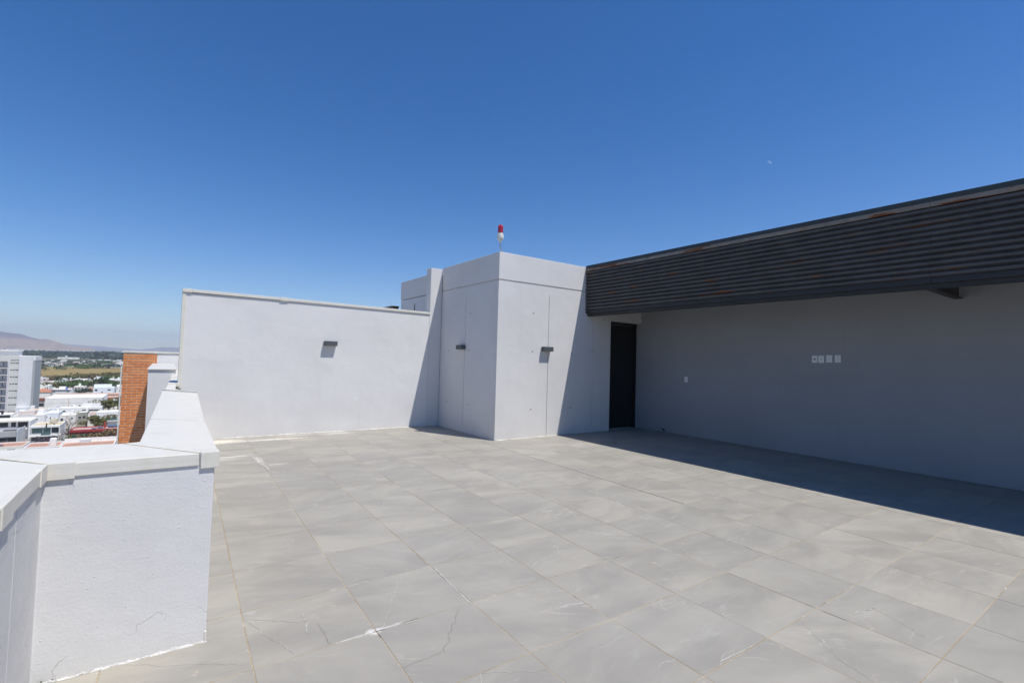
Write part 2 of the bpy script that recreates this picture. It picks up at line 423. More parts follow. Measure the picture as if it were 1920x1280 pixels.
def tile_mesh(mb, t):
    x0, x1, y0, y1, _ = t
    gx = G_J+rs.uniform(-.0004, .0008)
    pl = [(x0+gx, y0+gx), (x1-gx, y0+gx), (x1-gx, y1-gx), (x0+gx, y1-gx)]
    pl = [(warp(x, y), y) for x, y in pl]
    dz = rs.uniform(-.0005, .0007); tx = rs.uniform(-.0006, .0006); ty = rs.uniform(-.0006, .0006)
    i = len(mb.v); cx = pl[0][0]; cy = pl[0][1]; bv = .0016
    def zz(x, y): return dz+tx*(x-cx)/PX+ty*(y-cy)/PY
    ins = [(pl[0][0]+bv, pl[0][1]+bv), (pl[1][0]-bv, pl[1][1]+bv), (pl[2][0]-bv, pl[2][1]-bv), (pl[3][0]+bv, pl[3][1]-bv)]
    mb.v += [(x, y, -.010) for x, y in pl]+[(x, y, zz(x, y)-.0008) for x, y in pl]+[(x, y, zz(x, y)) for x, y in ins]
    for a in range(2):
        for k in range(4):
            n_ = (k+1) % 4; mb.f.append((i+4*a+k, i+4*a+n_, i+4*a+4+n_, i+4*a+4+k)); mb.m.append(0)
    mb.f.append((i+8, i+9, i+10, i+11)); mb.m.append(0)
for t in vis:
    b = MB(); tile_mesh(b, t); b.build('floor_tile', M['tile'], floor)
for t in hid: tile_mesh(rest, t)
o = rest.build('floor_tiles', M['tile'], floor); o['kind'] = 'stuff'

# expansion joint, white lime joints and tile cracks: thin strips lying in or on the floor
def strip(mb, pts, wd, z):
    for (a, b_) in zip(pts, pts[1:]):
        a = Vector((*a, z)); b_ = Vector((*b_, z)); d = (b_-a).normalized(); n = Vector((-d.y, d.x, 0))*wd/2
        mb.quad(a-n, b_-n, b_+n, a+n)
def jag(a, b, n, amp, seed):
    r = random.Random(seed); a = Vector(a); b = Vector(b); d = b-a; nn = Vector((-d.y, d.x)).normalized(); out = []
    for k in range(n+1):
        t = k/n; q = a+d*t+nn*(r.uniform(-amp, amp) if 0 < k < n else 0); out.append((q.x, q.y))
    return out
b = MB(); JX = OX+PX*7; strip(b, [(warp(JX, 8.04), 8.04), (warp(JX, 4.0), 4.0), (warp(JX, 3.44), 3.44)], .0085, .0004)
b.build('expansion_joint', M['dark_gap'], floor)
b = MB()
fx = lambda px, py: (on(px, py, 2, 0).x, on(px, py, 2, 0).y)
for a, c, wd in (((816, 1066), (880, 1129), .009), ((700, 1184), (790, 1160), .006), ((650, 808), (745, 855), .016), ((650, 808), (712, 836), .010), ((635, 843), (712, 837), .012),
              ((735, 846), (795, 842), .012), ((1350, 1240), (1412, 1210), .006), ((648, 1100), (690, 1090), .006), ((400, 857), (482, 853), .03), ((402, 834), (650, 812), .018), ((470, 853), (505, 880), .02)):
    strip(b, jag(fx(*a), fx(*c), 14, wd*.18, int(wd*1e5)+a[0]), wd*.6, .0024)
b.build('lime_joint', M['mortar'], floor)
b = MB()
cr = [((753, 1074), (716, 1180), .0035, .014), ((455, 1160), (560, 1166), .004, .008), ((1790, 0), (0, 0), 0, 0),
      ((462, 1163), (552, 1226), .004, .012), ((570, 1150), (578, 1186), .008, .01), ((720, 938), (713, 960), .006, .012), ((745, 930), (728, 944), .005, .01),
      ((1498, 1158), (1575, 1235), .003, .01), ((1575, 1235), (1640, 1278), .003, .01), ((1266, 1016), (1300, 1050), .004, .01), ((1425, 1052), (1580, 1130), .0022, .02),
      ((900, 1262), (1030, 1256), .003, .012), ((235, 1247), (465, 1244), .0028, .012), ((1600, 1150), (1640, 1140), .008, .01), ((1640, 1140), (1740, 1195), .005, .012)]
for k, (a, c, wd, amp) in enumerate(cr):
    if wd: strip(b, jag(fx(*a), fx(*c), 16, amp, k), wd*.6, .0026)
b.build('tile_crack', M['crack'], floor)
b = MB()
for k, (a, c, wd, amp) in enumerate([((862, 1137), (832, 1222), .004, .01), ((597, 1168), (618, 1209), .0035, .008), ((750, 1254), (828, 1222), .003, .006), ((752, 1168), (785, 1158), .006, .002), ((782, 1038), (800, 1058), .004, .002)]):
    strip(b, jag(fx(*a), fx(*c), 16, amp*1.2, k+50), wd*.45, .0026)
b.build('tile_crack', M['crack_dark'], floor)

# ------------------------------------------------------------------ building mass under the terrace
b = MB(); b.prism([(-.9, -8), (9.95, -8), (9.95, 10.7), (-.08, 10.7), (-.08, 3.68), (-.9, 3.68)], G, -.36)
b.box(.12, 9.95, 10.705, 26, G, -.3)
tag(b.build('apartment_block', M['stucco']), 'grey white painted building mass that carries the roof terrace', 'building')

# ------------------------------------------------------------------ parapet (near, zigzag)
par = empty('parapet', (-.3, 3.2, 0), 'low grey white stucco parapet with metal coping stepping round the left side of the terrace', 'parapet wall')
def part(mbx, name, mat, parent, **k):       # parts built in world coordinates
    o = mbx.build(name, mat, parent, **k); o.matrix_parent_inverse = Matrix.Translation(-Vector(parent.location)); return o
# rough stucco sheet with a little relief so that the corner is not razor straight
part(MB().prism([(-.86, -5), (-.452, -5), (-.452, 3.198), (.252, 3.198), (.262, 5.5), (.33, 8.12), (.02, 8.12), (-.03, 3.66), (-.86, 3.66)], -.05, .985), 'wall', M['stucco_near'], par, bevel=.008)
# vertical render strips on the left return (two shallow pilaster lines)
for y in (2.72,):
    part(MB().box(-.4522, -.4508, y-.007, y+.007, 0, .97), 'render_bead', M['stucco_near'], par)
# crumbling mortar fillet
rs2 = random.Random(5)
def fillet(pts, n, mx, parent, mat, h0=.012, h1=.04, sgn=(0, -1)):
    b = MB(); P = []
    (xa, ya_), (xb, yb_) = pts
    for k in range(n+1):
        t = k/n; x = xa+(xb-xa)*t; y = ya_+(yb_-ya_)*t
        h = h0+(h1-h0)*max(0, .45+.25*math.sin(t*17+1)+.2*math.sin(t*71+2)+rs2.uniform(-.35, .35)); d = mx*(.8+.3*math.sin(t*37+1)+.25*rs2.random())
        P.append(((x-sgn[0]*.02, y-sgn[1]*.02, h), (x+sgn[0]*d*.45, y+sgn[1]*d*.45, h*.75), (x+sgn[0]*d, y+sgn[1]*d, .0008)))
    for a, c in zip(P, P[1:]):
        b.quad(a[0], a[1], c[1], c[0]); b.quad(a[1], a[2], c[2], c[1])
    return part(b, 'mortar_fillet', mat, parent)
fillet(((-.45, 3.198), (.255, 3.198)), 110, .006, par, M['stucco_near'], .004, .018)
fillet(((-.452, 1.6), (-.452, 3.198)), 60, .008, par, M['stucco_near'], .006, .02, (1, 0))
part(MB().box(.240, .2535, 3.194, 3.206, 0, .06), 'corner_chip', M['mortar'], par, bevel=.004)
# coping sheets: one part each, slightly crowned, with folded front edges
def coping(poly, z0=.972, z1=1.04, parent=par, crown=0.0, mat=None):
    return part(MB().prism(poly, z0, z1), 'coping_sheet', mat or M['coping'], parent, bevel=.004)
g = .0022
A0, A1, A2 = (-.455, 3.225), (-.66, 3.46), (-.905, 3.745)
coping([(-.905, 1.02), (-.438, 1.02), (-.438, 2.42), (-.905, 2.42)])
coping([(-.905, 2.424), (-.438, 2.424), (-.438, 3.186), (-.905, 3.74)])
coping([(-.905, -.4), (-.438, -.4), (-.438, 1.016), (-.905, 1.016)])
coping([(-.437, 3.189), (.178, 3.189), (-.185, 3.712), (-.898, 3.745)])
coping([(.182, 3.189), (.268, 3.189), (.281, 4.66), (-.078, 4.95), (-.105, 3.745), (-.182, 3.716)])
coping([(.281, 4.668), (.374, 7.86), (-.012, 8.42), (-.078, 4.958)])
# joint covers: short folded clips over the joints
part(MB().prism([(-.44, 3.184), (-.335, 3.184), (-.335, 3.23), (-.44, 3.23)], .962, 1.045), 'joint_clip', M['coping'], par, bevel=.003)
part(MB().box(-.46, -.433, 3.05, 3.1835, .962, 1.0445), 'joint_clip', M['coping'], par, bevel=.003)
part(MB().box(-.46, -.433, 2.40, 2.56, .960, 1.0445), 'joint_clip', M['coping'], par, bevel=.003)
part(MB().prism([(.184, 3.184), (.273, 3.184), (.271, 3.26), (.184, 3.24)], .955, 1.045), 'joint_clip', M['coping'], par, bevel=.003)
part(MB().prism([(.368, 7.80), (.376, 7.86), (-.012, 8.42), (-.014, 8.36)], 1.036, 1.062), 'end_fold', M['coping'], par, bevel=.004)
for a, c, wd in (((-.437, 3.20), (-.895, 3.742), .009), ((.180, 3.192), (-.184, 3.714), .008), ((.281, 4.664), (-.077, 4.954), .008), ((-.455, 2.422), (-.905, 2.422), .007)):
    b = MB(); strip(b, [a, c], wd, 1.0412); part(b, 'sealant_line', M['coping_joint'], par)

# parapet beyond, alongside the tall wall
part(MB().box(-.45, .25, 3.1945, 3.199, 0, .004), 'caulk_line', M['mortar'], par)
par2 = empty('parapet', (.1, 8.5, 0), 'narrow far stretch of parapet coping squeezed past the end of the tall lit wall', 'parapet wall')
part(MB().prism([(.03, 8.13), (.15, 8.13), (.17, 10.49), (.35, 10.7), (.38, 17), (.27, 17), (.10, 10.6)], -.29, .965), 'wall', M['stucco'], par2)
coping([(.0, 8.43), (.125, 8.43), (.17, 10.25), (.055, 10.25)], .965, 1.022, par2)
coping([(.055, 10.258), (.40, 10.72), (.42, 12.7), (.12, 12.7)], .965, 1.03, par2)
coping([(.12, 12.71), (.42, 12.71), (.45, 17.4), (.25, 17.4)], .967, 1.045, par2)
part(MB().prism([(.125, 8.43), (.20, 8.43), (.20, 10.45), (.17, 10.25)], .70, .93), 'weathered_ledge', plain('stained_green_cement', (.42, .42, .33), .9, .3, 9), par2)

# ------------------------------------------------------------------ tall lit wall
W1y = 10.497
tw = empty('terrace_wall', (.2, W1y, 0), 'tall sunlit white stucco wall with metal coping at the back left of the terrace', 'wall')
part(MB().box(.215, 5.05, W1y, W1y+.19, -.3, 2.65), 'wall', M['stucco'], tw)
def slab(x0, x1, z0a, z1a, z0b, z1b, y0=W1y-.022, y1=W1y+.215):
    b = MB(); b.v = [(x0, y0, z0a), (x1, y0, z0b), (x1, y1, z0b), (x0, y1, z0a), (x0, y0, z1a), (x1, y0, z1b), (x1, y1, z1b), (x0, y1, z1a)]
    b.f = [(3,2,1,0),(4,5,6,7),(0,1,5,4),(1,2,6,5),(2,3,7,6),(3,0,4,7)]; b.m = [0]*6; return b
part(slab(.20, .345, 2.655, 2.722, 2.655, 2.722, W1y-.028), 'coping_sheet', M['coping'], tw, bevel=.004)
part(slab(.347, 1.80, 2.660, 2.716, 2.655, 2.708), 'coping_sheet', M['coping'], tw, bevel=.004)
part(slab(1.80, 1.945, 2.645, 2.715, 2.645, 2.715, W1y-.03), 'joint_clip', M['coping'], tw, bevel=.004)
part(slab(1.945, 5.05, 2.652, 2.706, 2.622, 2.674), 'coping_sheet', M['coping'], tw, bevel=.004)
part(MB().box(.198, .255, W1y-.012, W1y+.205, .93, 2.654), 'edge_trim', M['coping'], tw, bevel=.003)
part(MB().box(.12, .235, W1y-.028, W1y-.018, .937, .942), 'bracket', M['trim_dark'], tw)
fillet(((.25, W1y), (5.3, W1y)), 200, .02, tw, M['mortar'], .008, .02)

# ------------------------------------------------------------------ stair tower
st = empty('stair_tower', (5.36, 8.05, 0), 'tall grey concrete box at the centre with grooved faces and a slim side fin', 'tower')
CP = M['concrete_paint']
part(MB().box(5.385, 8.60, 8.075, 12.7, -.05, 3.60), 'core', CP, st)
e = .022
for x0, x1 in ((5.36, 6.670), (6.682, 8.004), (8.014, 8.590)):
    part(MB().box(x0, x1, 8.05, 8.05+e, -.02, 3.0), 'wall_panel', CP, st)
for y0, y1 in ((8.074, 9.325), (9.337, 10.49)):
    part(MB().box(5.36, 5.36+e, y0, y1, -.02, 3.0), 'wall_panel', CP, st)
part(MB().box(5.36, 9.70, 8.05, 8.30, 3.0002, 3.19), 'wall_panel', CP, st)
part(MB().box(5.36, 5.60, 8.3002, 10.49, 3.0002, 3.19), 'wall_panel', CP, st)
part(MB().box(5.36, 9.70, 8.05, 8.30, 3.215, 3.765), 'parapet_band', CP, st, bevel=.006)
part(MB().box(5.36, 5.60, 8.3002, 10.49, 3.215, 3.76), 'parapet_band', CP, st, bevel=.006)
part(MB().box(8.59, 9.698, 8.051, 8.26, 2.592, 2.9998), 'door_lintel', CP, st)
part(MB().box(5.352, 5.37, 8.042, 8.06, 0, 2.985), 'corner_bead', CP, st, bevel=.003)
# fin and rear
part(MB().box(5.055, 5.359, W1y, 10.74, -.05, 3.735), 'side_fin', CP, st, bevel=.005)
part(MB().box(5.26, 5.60, 10.745, 12.76, -.05, 3.155), 'rear_wall', CP, st)
part(MB().box(5.25, 5.62, 10.745, 12.78, 3.175, 3.665), 'parapet_band', CP, st, bevel=.006)
part(MB().box(5.245, 5.262, 11.83, 11.845, 2, 3.0), 'groove', M['hole'], st)
fillet(((5.40, 8.05), (8.58, 8.05)), 130, .016, st, M['mortar'], .006, .018)
fillet(((5.36, 8.05), (5.36, 10.48)), 90, .016, st, M['mortar'], .006, .018, (-1, 0))
# bar-tie holes
def hole(x, y, z, ax):
    b = MB(); n = 8
    ring = []
    for k in range(n):
        a = 2*math.pi*k/n; c, s_ = math.cos(a)*.014, math.sin(a)*.014
        ring.append((x+c, y, z+s_) if ax == 1 else (x, y+c, z+s_))
    i = 0; b.v = ring; b.f = [tuple(range(n))]; b.m = [0]
    part(b, 'tie_hole', M['hole'], st)
for x, z in ((6.251, 2.594), (6.249, 1.787), (6.246, .587), (7.345, 1.776), (7.35, .582), (7.918, 1.854), (8.365, 2.609)): hole(x, 8.047, z, 1)
for y, z in ((9.11, 2.591), (10.055, 1.78), (9.129, 1.78), (10.079, .605), (9.126, .605)): hole(5.357, y, z, 0)

rc = empty('rear_canopy', (5.2, 13.2, 2.9), 'dark metal canopy edge peeping over the wall left of the tower', 'canopy')
part(MB().box(5.08, 5.25, 12.9, 14, 2.93, 2.99), 'fascia', M['trim_dark'], rc)
part(MB().box(5.04, 5.25, 12.85, 14.1, 2.99, 3.01), 'flashing', M['flash_light'], rc)

# ------------------------------------------------------------------ door
dr = empty('terrace_door', (9.15, 8.25, 0), 'tall black door in the shaded corner beneath the canopy', 'door')
part(MB().box(8.66, 9.62, 8.235, 8.275, .012, 2.53), 'leaf', M['door'], dr, bevel=.003)
part(MB().box(8.592, 8.655, 8.20, 8.30, 0, 2.59).box(9.625, 9.69, 8.20, 8.30, 0, 2.59).box(8.655, 9.625, 8.20, 8.30, 2.535, 2.59), 'frame', M['door'], dr)
part(MB().box(9.50, 9.60, 8.19, 8.205, 1.02, 1.04).box(9.55, 9.575, 8.19, 8.235, 1.0, 1.06), 'handle', M['black'], dr)

# ------------------------------------------------------------------ right wall and canopy
rw = empty('back_wall', (9.7, 3, 0), 'long shaded plaster wall with shade-darkened colour beneath the louvred canopy on the right', 'wall')
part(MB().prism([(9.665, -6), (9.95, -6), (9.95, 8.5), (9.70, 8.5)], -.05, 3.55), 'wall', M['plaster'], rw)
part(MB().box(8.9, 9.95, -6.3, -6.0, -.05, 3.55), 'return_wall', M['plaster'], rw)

cn = empty('canopy', (7.76, 3, 2.7), 'long dark louvred metal canopy with rust patches over the right side of the terrace', 'canopy')
seams = [-5.9, -3.4, -.748, 1.904, 4.556, 7.208, 8.046]
Z0, Z1, NS = 2.765, 3.660, 12
ph_ = (Z1-Z0)/NS
for a, c in zip(seams, seams[1:]):
    me = None
    for k in range(NS):
        z = Z0+k*ph_
        if me is None:
            prof = [(.012, 0), (.004, .014), (-.030, .024), (-.034, .058), (-.006, .069), (.012, .0725), (.016, .0725), (.016, 0)]
            b = MB(); n = len(prof); L = c-a-.003
            b.v = [(x, 0, zz) for x, zz in prof]+[(x, L, zz) for x, zz in prof]
            b.f = [tuple(range(n)), tuple(reversed(range(n, 2*n)))]+[(i, i+n, (i+1) % n+n, (i+1) % n) for i in range(n)]
            b.m = [0]*len(b.f)
            o = b.build('slat', M['slat'], cn); me = o.data
        else:
            o = bpy.data.objects.new('slat', me); col.objects.link(o); o.parent = cn
        o.matrix_parent_inverse = Matrix.Translation(-Vector(cn.location)); o.location = (7.765, a+.0015, z)
    part(MB().box(7.728, 7.80, a+.002, c-.002, 3.664, 3.722), 'pale_flashing', M['flash_light'], cn, bevel=.003)
    part(MB().box(7.738, 8.05, a+.001, c-.001, 3.7225, 3.792), 'top_flashing', M['flash_dark'], cn, bevel=.003)
    part(MB().box(7.752, 7.80, a+.002, c-.002, 2.70, 2.762), 'bottom_trim', M['trim_dark'], cn)
part(MB().box(7.80, 7.92, -5.9, 8.04, 2.645, 2.70).box(7.80, 7.812, -5.9, 8.04, 2.7005, 3.70).box(7.90, 7.92, -5.9, 8.04, 2.70, 2.86), 'edge_beam', M['trim_dark'], cn)
part(MB().box(7.93, 9.80, -5.95, 8.04, 3.02, 3.12), 'ceiling', M['soffit'], cn)
part(MB().box(8.05, 9.95, -5.95, 8.04, 3.56, 3.74), 'roof_deck', M['flash_dark'], cn)
for y in (2.0, -3.4):
    part(MB().box(7.93, 9.66, y, y+.10, 2.70, 2.712).box(7.93, 9.66, y+.044, y+.056, 2.712, 3.01).box(7.93, 9.66, y, y+.10, 3.008, 3.019), 'rafter', M['rafter'], cn)

# ------------------------------------------------------------------ wall lamps, switches, spigot
def wall_lamp(x, y, z, face, label):
    r = empty('wall_lamp', (x, y, z), label, 'wall lamp', 'grey box wall lamps', rz=0 if face == 1 else -math.pi/2)
    MB().box(-.128, .128, -.105, -.008, -.048, .048).build('housing', M['lamp'], r, bevel=.003)
    MB().box(-.09, .09, -.0085, 0.004, -.035, .035).build('back_plate', M['black'], r)
    MB().box(-.10, .10, -.085, -.03, -.0495, -.0475).build('lens', M['pvc'], r)
wall_lamp(2.79, W1y-.001, 1.84, 1, 'small grey box lamp alone on the tall sunlit wall')
wall_lamp(5.359, 9.42, 1.852, 0, 'small dark box lamp on the shaded side face of the tower')
wall_lamp(6.613, 8.049, 1.852, 1, 'small grey box lamp on the sunlit front face of the tower')

def plate(y, z, wy, hz, label, kind, grp=None):
    x = 9.70-(.035)*(8.5-y)/14.5
    r = empty('switch_plate', (x, y, z), label, 'wall plate', grp)
    MB().box(-.010, 0.002, -wy/2, wy/2, -hz/2, hz/2).build('cover', M['plate'], r, bevel=.002)
    if kind == 'cable': 
        MB().box(-.014, -.009, -.016, .012, -.012, .012).build('opening', M['black'], r)
    elif kind == 'coax': MB().box(-.018, -.009, -.009, .005, -.008, .008).build('connector', M['black'], r)
    else:
        for q in (-.028, .028): MB().box(-.012, -.009, -.018, .018, q-.018, q+.018).build('socket' if kind == 'outlet' else 'rocker', M['pvc'], r, bevel=.002)
GP = 'white plates in a row on the shaded wall'
plate(6.743, 1.27, .085, .125, 'single white switch plate low on the shaded wall nearest the door', 'rocker')
plate(4.045, 1.768, .092, .13, 'leftmost white plate of the row of four, with a dark cable opening', 'cable', GP)
plate(3.935, 1.768, .092, .13, 'second white plate of the row of four, with a small dark connector', 'coax', GP)
plate(3.805, 1.778, .095, .13, 'third white outlet plate of the row of four', 'outlet', GP)
plate(3.668, 1.780, .095, .13, 'rightmost white outlet plate at the end of the row of four', 'outlet', GP)
sp = on(1245, 804, 0, 9.695)
r = empty('water_spigot', tuple(sp), 'tiny dark pipe stub low on the shaded wall near the door', 'pipe')
MB().tube([(.02, 0, 0), (-.05, 0, 0), (-.07, -.03, -.01), (-.07, -.07, -.03)], .011, 8).build('pipe', M['black'], r)
MB().tube([(-.04, .06, .01), (-.04, 0, .012)], .008, 6).build('valve', M['black'], r)

# ------------------------------------------------------------------ beacon
r = empty('warning_beacon', (5.425, 8.115, 3.765), 'red aviation warning light in a white socket on the tower corner', 'beacon')
MB().tube([(.12, .0, .0), (.06, -.0, .008), (.02, 0, .04), (-.008, 0, .09), (-.018, 0, .14), (-.018, 0, .185)], .010, 8).build('conduit', M['conduit'], r, smooth=True)
b = MB().lathe([(.011, .175), (.020, .195), (.024, .21), (.048, .25), (.066, .27), (.070, .285), (.070, .345), (.064, .352), (.057, .356), (.057, .388)], -.018, 0, 28)
b.build('socket', M['pvc'], r, smooth=False)
MB().box(-.07, .02, -.074, -.066, .272, .278).build('clamp_band', M['conduit'], r)
MB().lathe([(.054, .388), (.056, .40), (.056, .50), (.052, .525), (.042, .545), (.024, .557), (.004, .561)], -.018, 0, 28).build('dome', M['red'], r, smooth=True)
MB().lathe([(.055, .386), (.0585, .390), (.0585, .398), (.055, .402)], -.018, 0, 28).build('dome_rim', M['red'], r, smooth=True)
b = MB(); b.tube([(0, 0, 0), (.25, .02, .012), (.5, .03, .006), (.9, .1, .01)], .010, 6)
o = b.build('loose_cable', M['pvc'], loc=(5.56, 8.13, 3.768)); tag(o, 'pale cable lying along the tower roof edge behind the beacon', 'cable')

# weed in the foot corner
b = MB(); rw_ = random.Random(4)
for k in range(90):
    a = rw_.uniform(0, 6.28); rr = abs(rw_.gauss(0, .018)); x, y = rr*math.cos(a), rr*math.sin(a); h = rw_.uniform(.004, .02); s_ = rw_.uniform(.002, .005)
    b.tri((x-s_, y, h-.004), (x+s_, y+s_, h-.002), (x+rw_.uniform(-.006, .006), y-s_, h+.006))
tag(b.build('moss', plain('moss_green', (.045, .06, .015), .9, .4, 60), loc=(-.418, 3.165, 0)), kind='stuff')

# ------------------------------------------------------------------ brick tower and grey column beyond
def brick_mat():
    m = NT('orange_brick', .85, .2); p = m.pos(); rnd = m.n('ShaderNodeObjectInfo').outputs['Random']
    c = m.mix(rnd, (.68, .225, .065), (.80, .35, .14)); n = m.noise(p, 25, 5, .7)
    c = m.mix(m.math('MULTIPLY', m.ramp(n, .45, .7), .35), c, (.42, .13, .05)); m.color(c); m.bump(n, .003); return m.mat
M['brick'] = brick_mat(); M['brick_mortar'] = plain('brick_mortar', (.74, .58, .42), .95, .1, 20)
BY = 18.0
bt = empty('brick_wall', (-.6, BY, G), 'orange brick corner tower with white coping beyond the parapet', 'brick wall')
def partw(mbx, name, mat, parent, **k): return part(mbx, name, mat, parent, **k)
partw(MB().box(-.985, -.20, BY, BY+1.2, G, 1.50), 'mortar_core', M['brick_mortar'], bt)
cw, ch = .246, .0785
rb = random.Random(3); k = 0; bm_cache = {}
z = 1.495-ch
while z > -1.75:
    x = -.992-(cw/2 if k % 2 else 0)
    while x < -.205:
        xa = max(x, -.992); xb = min(x+cw-.014, -.203)
        if xb-xa > .03:
            key = (round(xb-xa, 3))
            if key not in bm_cache:
                bb = MB().box(0, xb-xa, 0, .07, 0, ch-.026); o = bb.build('brick', M['brick'], bt); bm_cache[key] = o.data
            else:
                o = bpy.data.objects.new('brick', bm_cache[key]); col.objects.link(o); o.parent = bt
            o.matrix_parent_inverse = Matrix.Translation(-Vector(bt.location)); o.location = (xa, BY-.010-rb.uniform(0, .004), z)
        x += cw
    z -= ch; k += 1
partw(MB().box(-1.02, -.17, BY-.03, BY+1.25, 1.505, 1.56), 'coping_sheet', M['coping'], bt, bevel=.004)
partw(MB().box(-1.035, -1.005, BY+.0, BY+.05, G, 1.12), 'corner_pipe', M['pvc'], bt)
bw = empty('white_wall', (.2, BY, G), 'pale lilac white wall joining the orange brick tower on its right', 'wall')
partw(MB().box(-.199, 1.6, BY+.01, BY+.8, G, 1.50), 'wall', M['stucco'], bw)
partw(MB().box(-.168, 1.6, BY-.015, BY+.85, 1.505, 1.552), 'coping_sheet', M['coping'], bw, bevel=.004)
gc = empty('grey_column', (-.07, 13.3, G), 'smooth pale grey wall end with white cap in front of the orange bricks', 'column')
partw(MB().box(-.287, .20, 13.0, 17.97, -.30, 1.175), 'upper_panel', M['stucco'], gc)
partw(MB().box(-.287, .20, 13.0, 17.97, G, -.308), 'lower_panel', M['stucco'], gc)
partw(MB().box(-.305, .215, 12.97, 17.9, 1.178, 1.204), 'cap', M['coping'], gc, bevel=.004)

# ------------------------------------------------------------------ town
HM = {
 'white': plain('white_house_paint', (.86, .83, .77), .85, .05, .6),
 'offwhite': plain('off_white_house_paint', (.82, .76, .66), .85, .05, .6),
 'cream': plain('cream_house_paint', (.60, .54, .42), .85, .06, .6),
 'grey': plain('grey_house_render', (.42, .41, .39), .85, .06, .6),
 'lgrey': plain('pale_grey_render', (.62, .62, .60), .85, .05, .6),
 'bluew': plain('cool_white_paint', (.80, .82, .82), .85, .05, .6),
 'pinkw': plain('pinkish_white_paint', (.60, .52, .47), .85, .05, .6),
 'yellow': plain('pale_yellow_roof', (.60, .50, .33), .9, .08, .5),
 'red': plain('deep_red_paint', (.36, .05, .045), .7, .1, .6),
 'pink': plain('pink_roof_coat', (.50, .33, .30), .9, .1, .5),
 'terra': plain('terracotta_roof', (.45, .20, .12), .9, .15, 2.0),
 'brown': plain('pinkish_brown_roof', (.44, .24, .17), .9, .1, .4),
 'rust': plain('rust_brown_roof', (.22, .085, .05), .9, .15, .6),
 'stone': plain('grey_stone_cladding', (.34, .33, .27), .9, .15, 2),
 'roofw': plain('white_roof_coat', (.80, .765, .70), .9, .08, .3),
 'roofg': plain('grey_roof_coat', (.42, .42, .42), .9, .1, .3),
 'orange': plain('faded_orange_coat', (.62, .42, .24), .9, .1, .4),
 'tank': plain('black_tank', (.03, .03, .035), .6), 'tankb': plain('blue_tank', (.08, .16, .42), .5),
}
gm = NT('house_window_glass', .15, .6); gm.color((.05, .065, .075)); HM['glass'] = gm.mat
gm = NT('teal_window_glass', .12, .6); gm.color((.12, .19, .18)); HM['teal'] = gm.mat
HM['dark'] = plain('dark_recess', (.05, .05, .055), .9)
HM['solar'] = plain('solar_panel', (.10, .12, .19), .25, .1, 2)

rt = random.Random(21)
def house(px0, px1, ytop, h, depth, wall, roof, label, cat='house', wins=(), pitch=None, ext=(), group=None, zb=G, rim=.35, name='house'):
    """front top edge seen at pixel row ytop between px0 and px1; h = height above ground"""
    zt = zb+h
    A = on(px0, ytop, 2, zt); B = on((px0+px1)/2, ytop, 2, zt); y = B.y
    # left and right corners on that y plane
    x0 = on(px0, ytop, 1, y).x; x1 = on(px1, ytop, 1, y).x
    wd = x1-x0
    r = empty(name, (x0, y, zb), label, cat, group)
    t = .22
    if not wins and not pitch and wd > 4:
        wins = [(u, u+rt.uniform(.07, .16), v, v+rt.uniform(.10, .18), rt.choice(['dark', 'glass', 'teal'])) for u, v in zip((.08, .38, .70), (rt.uniform(.12, .3), rt.uniform(.12, .5), rt.uniform(.12, .3)))]
    if pitch:
        MB().box(0, wd, 0, depth, 0, h-pitch).build('wall', HM[wall], r)
        b = MB(); o_ = .45; z0 = h-pitch; 
        p = [(-o_, -o_, z0), (wd+o_, -o_, z0), (wd+o_, depth+o_, z0), (-o_, depth+o_, z0)]; hx = min(wd, depth)*.48
        r1 = (min(hx, wd*.45), depth/2, h); r2 = (wd-min(hx, wd*.45), depth/2, h)
        b.quad(p[0], p[1], r2, r1); b.tri(p[1], p[2], r2); b.quad(p[2], p[3], r1, r2); b.tri(p[3], p[0], r1); b.quad(p[3], p[2], p[1], p[0])
        b.build('roof', HM[roof], r)
    else:
        MB().box(0, wd, 0, depth, 0, h-rim).build('wall', HM[wall], r)
        MB().box(t, wd-t, t, depth-t, h-rim+.004, h-rim+.03).build('roof', HM[roof], r)
        MB().box(-.03, wd+.03, -.03, t, h-rim, h).box(-.03, wd+.03, depth-t, depth+.03, h-rim, h).box(-.03, t, t, depth-t, h-rim, h).box(wd-t, wd+.03, t, depth-t, h-rim, h).build('roof_parapet', HM[wall], r)
    for w_ in wins:
        u0, u1, v0, v1 = w_[:4]; mt = w_[4] if len(w_) > 4 else 'glass'
        a, c, z0, z1 = u0*wd, u1*wd, h-v1*h, h-v0*h
        f = MB().box(a-.08, c+.08, -.06, .02, z1, z1+.08).box(a-.08, c+.08, -.06, .02, z0-.08, z0).box(a-.08, a, -.06, .02, z0, z1).box(c, c+.08, -.06, .02, z0, z1)
        n_ = max(1, int((c-a)/1.6))
        for q in range(1, n_): f.box(a+(c-a)*q/n_-.04, a+(c-a)*q/n_+.04, -.05, .02, z0, z1)
        f = f.build('window', HM['white'] if mt != 'dark' else HM['grey'], r)
        MB().box(a, c, -.02, .015, z0, z1).build('pane', HM[mt], f)
    for e_ in ext:                          # (name, u0,u1, y0,y1, z0,z1, mat), metres in y and z
        nm, u0, u1, y0, y1, z0, z1, mt = e_
        MB().box(u0*wd, u1*wd, y0, y1, z0, z1).build(nm, HM[mt], r)
    return r
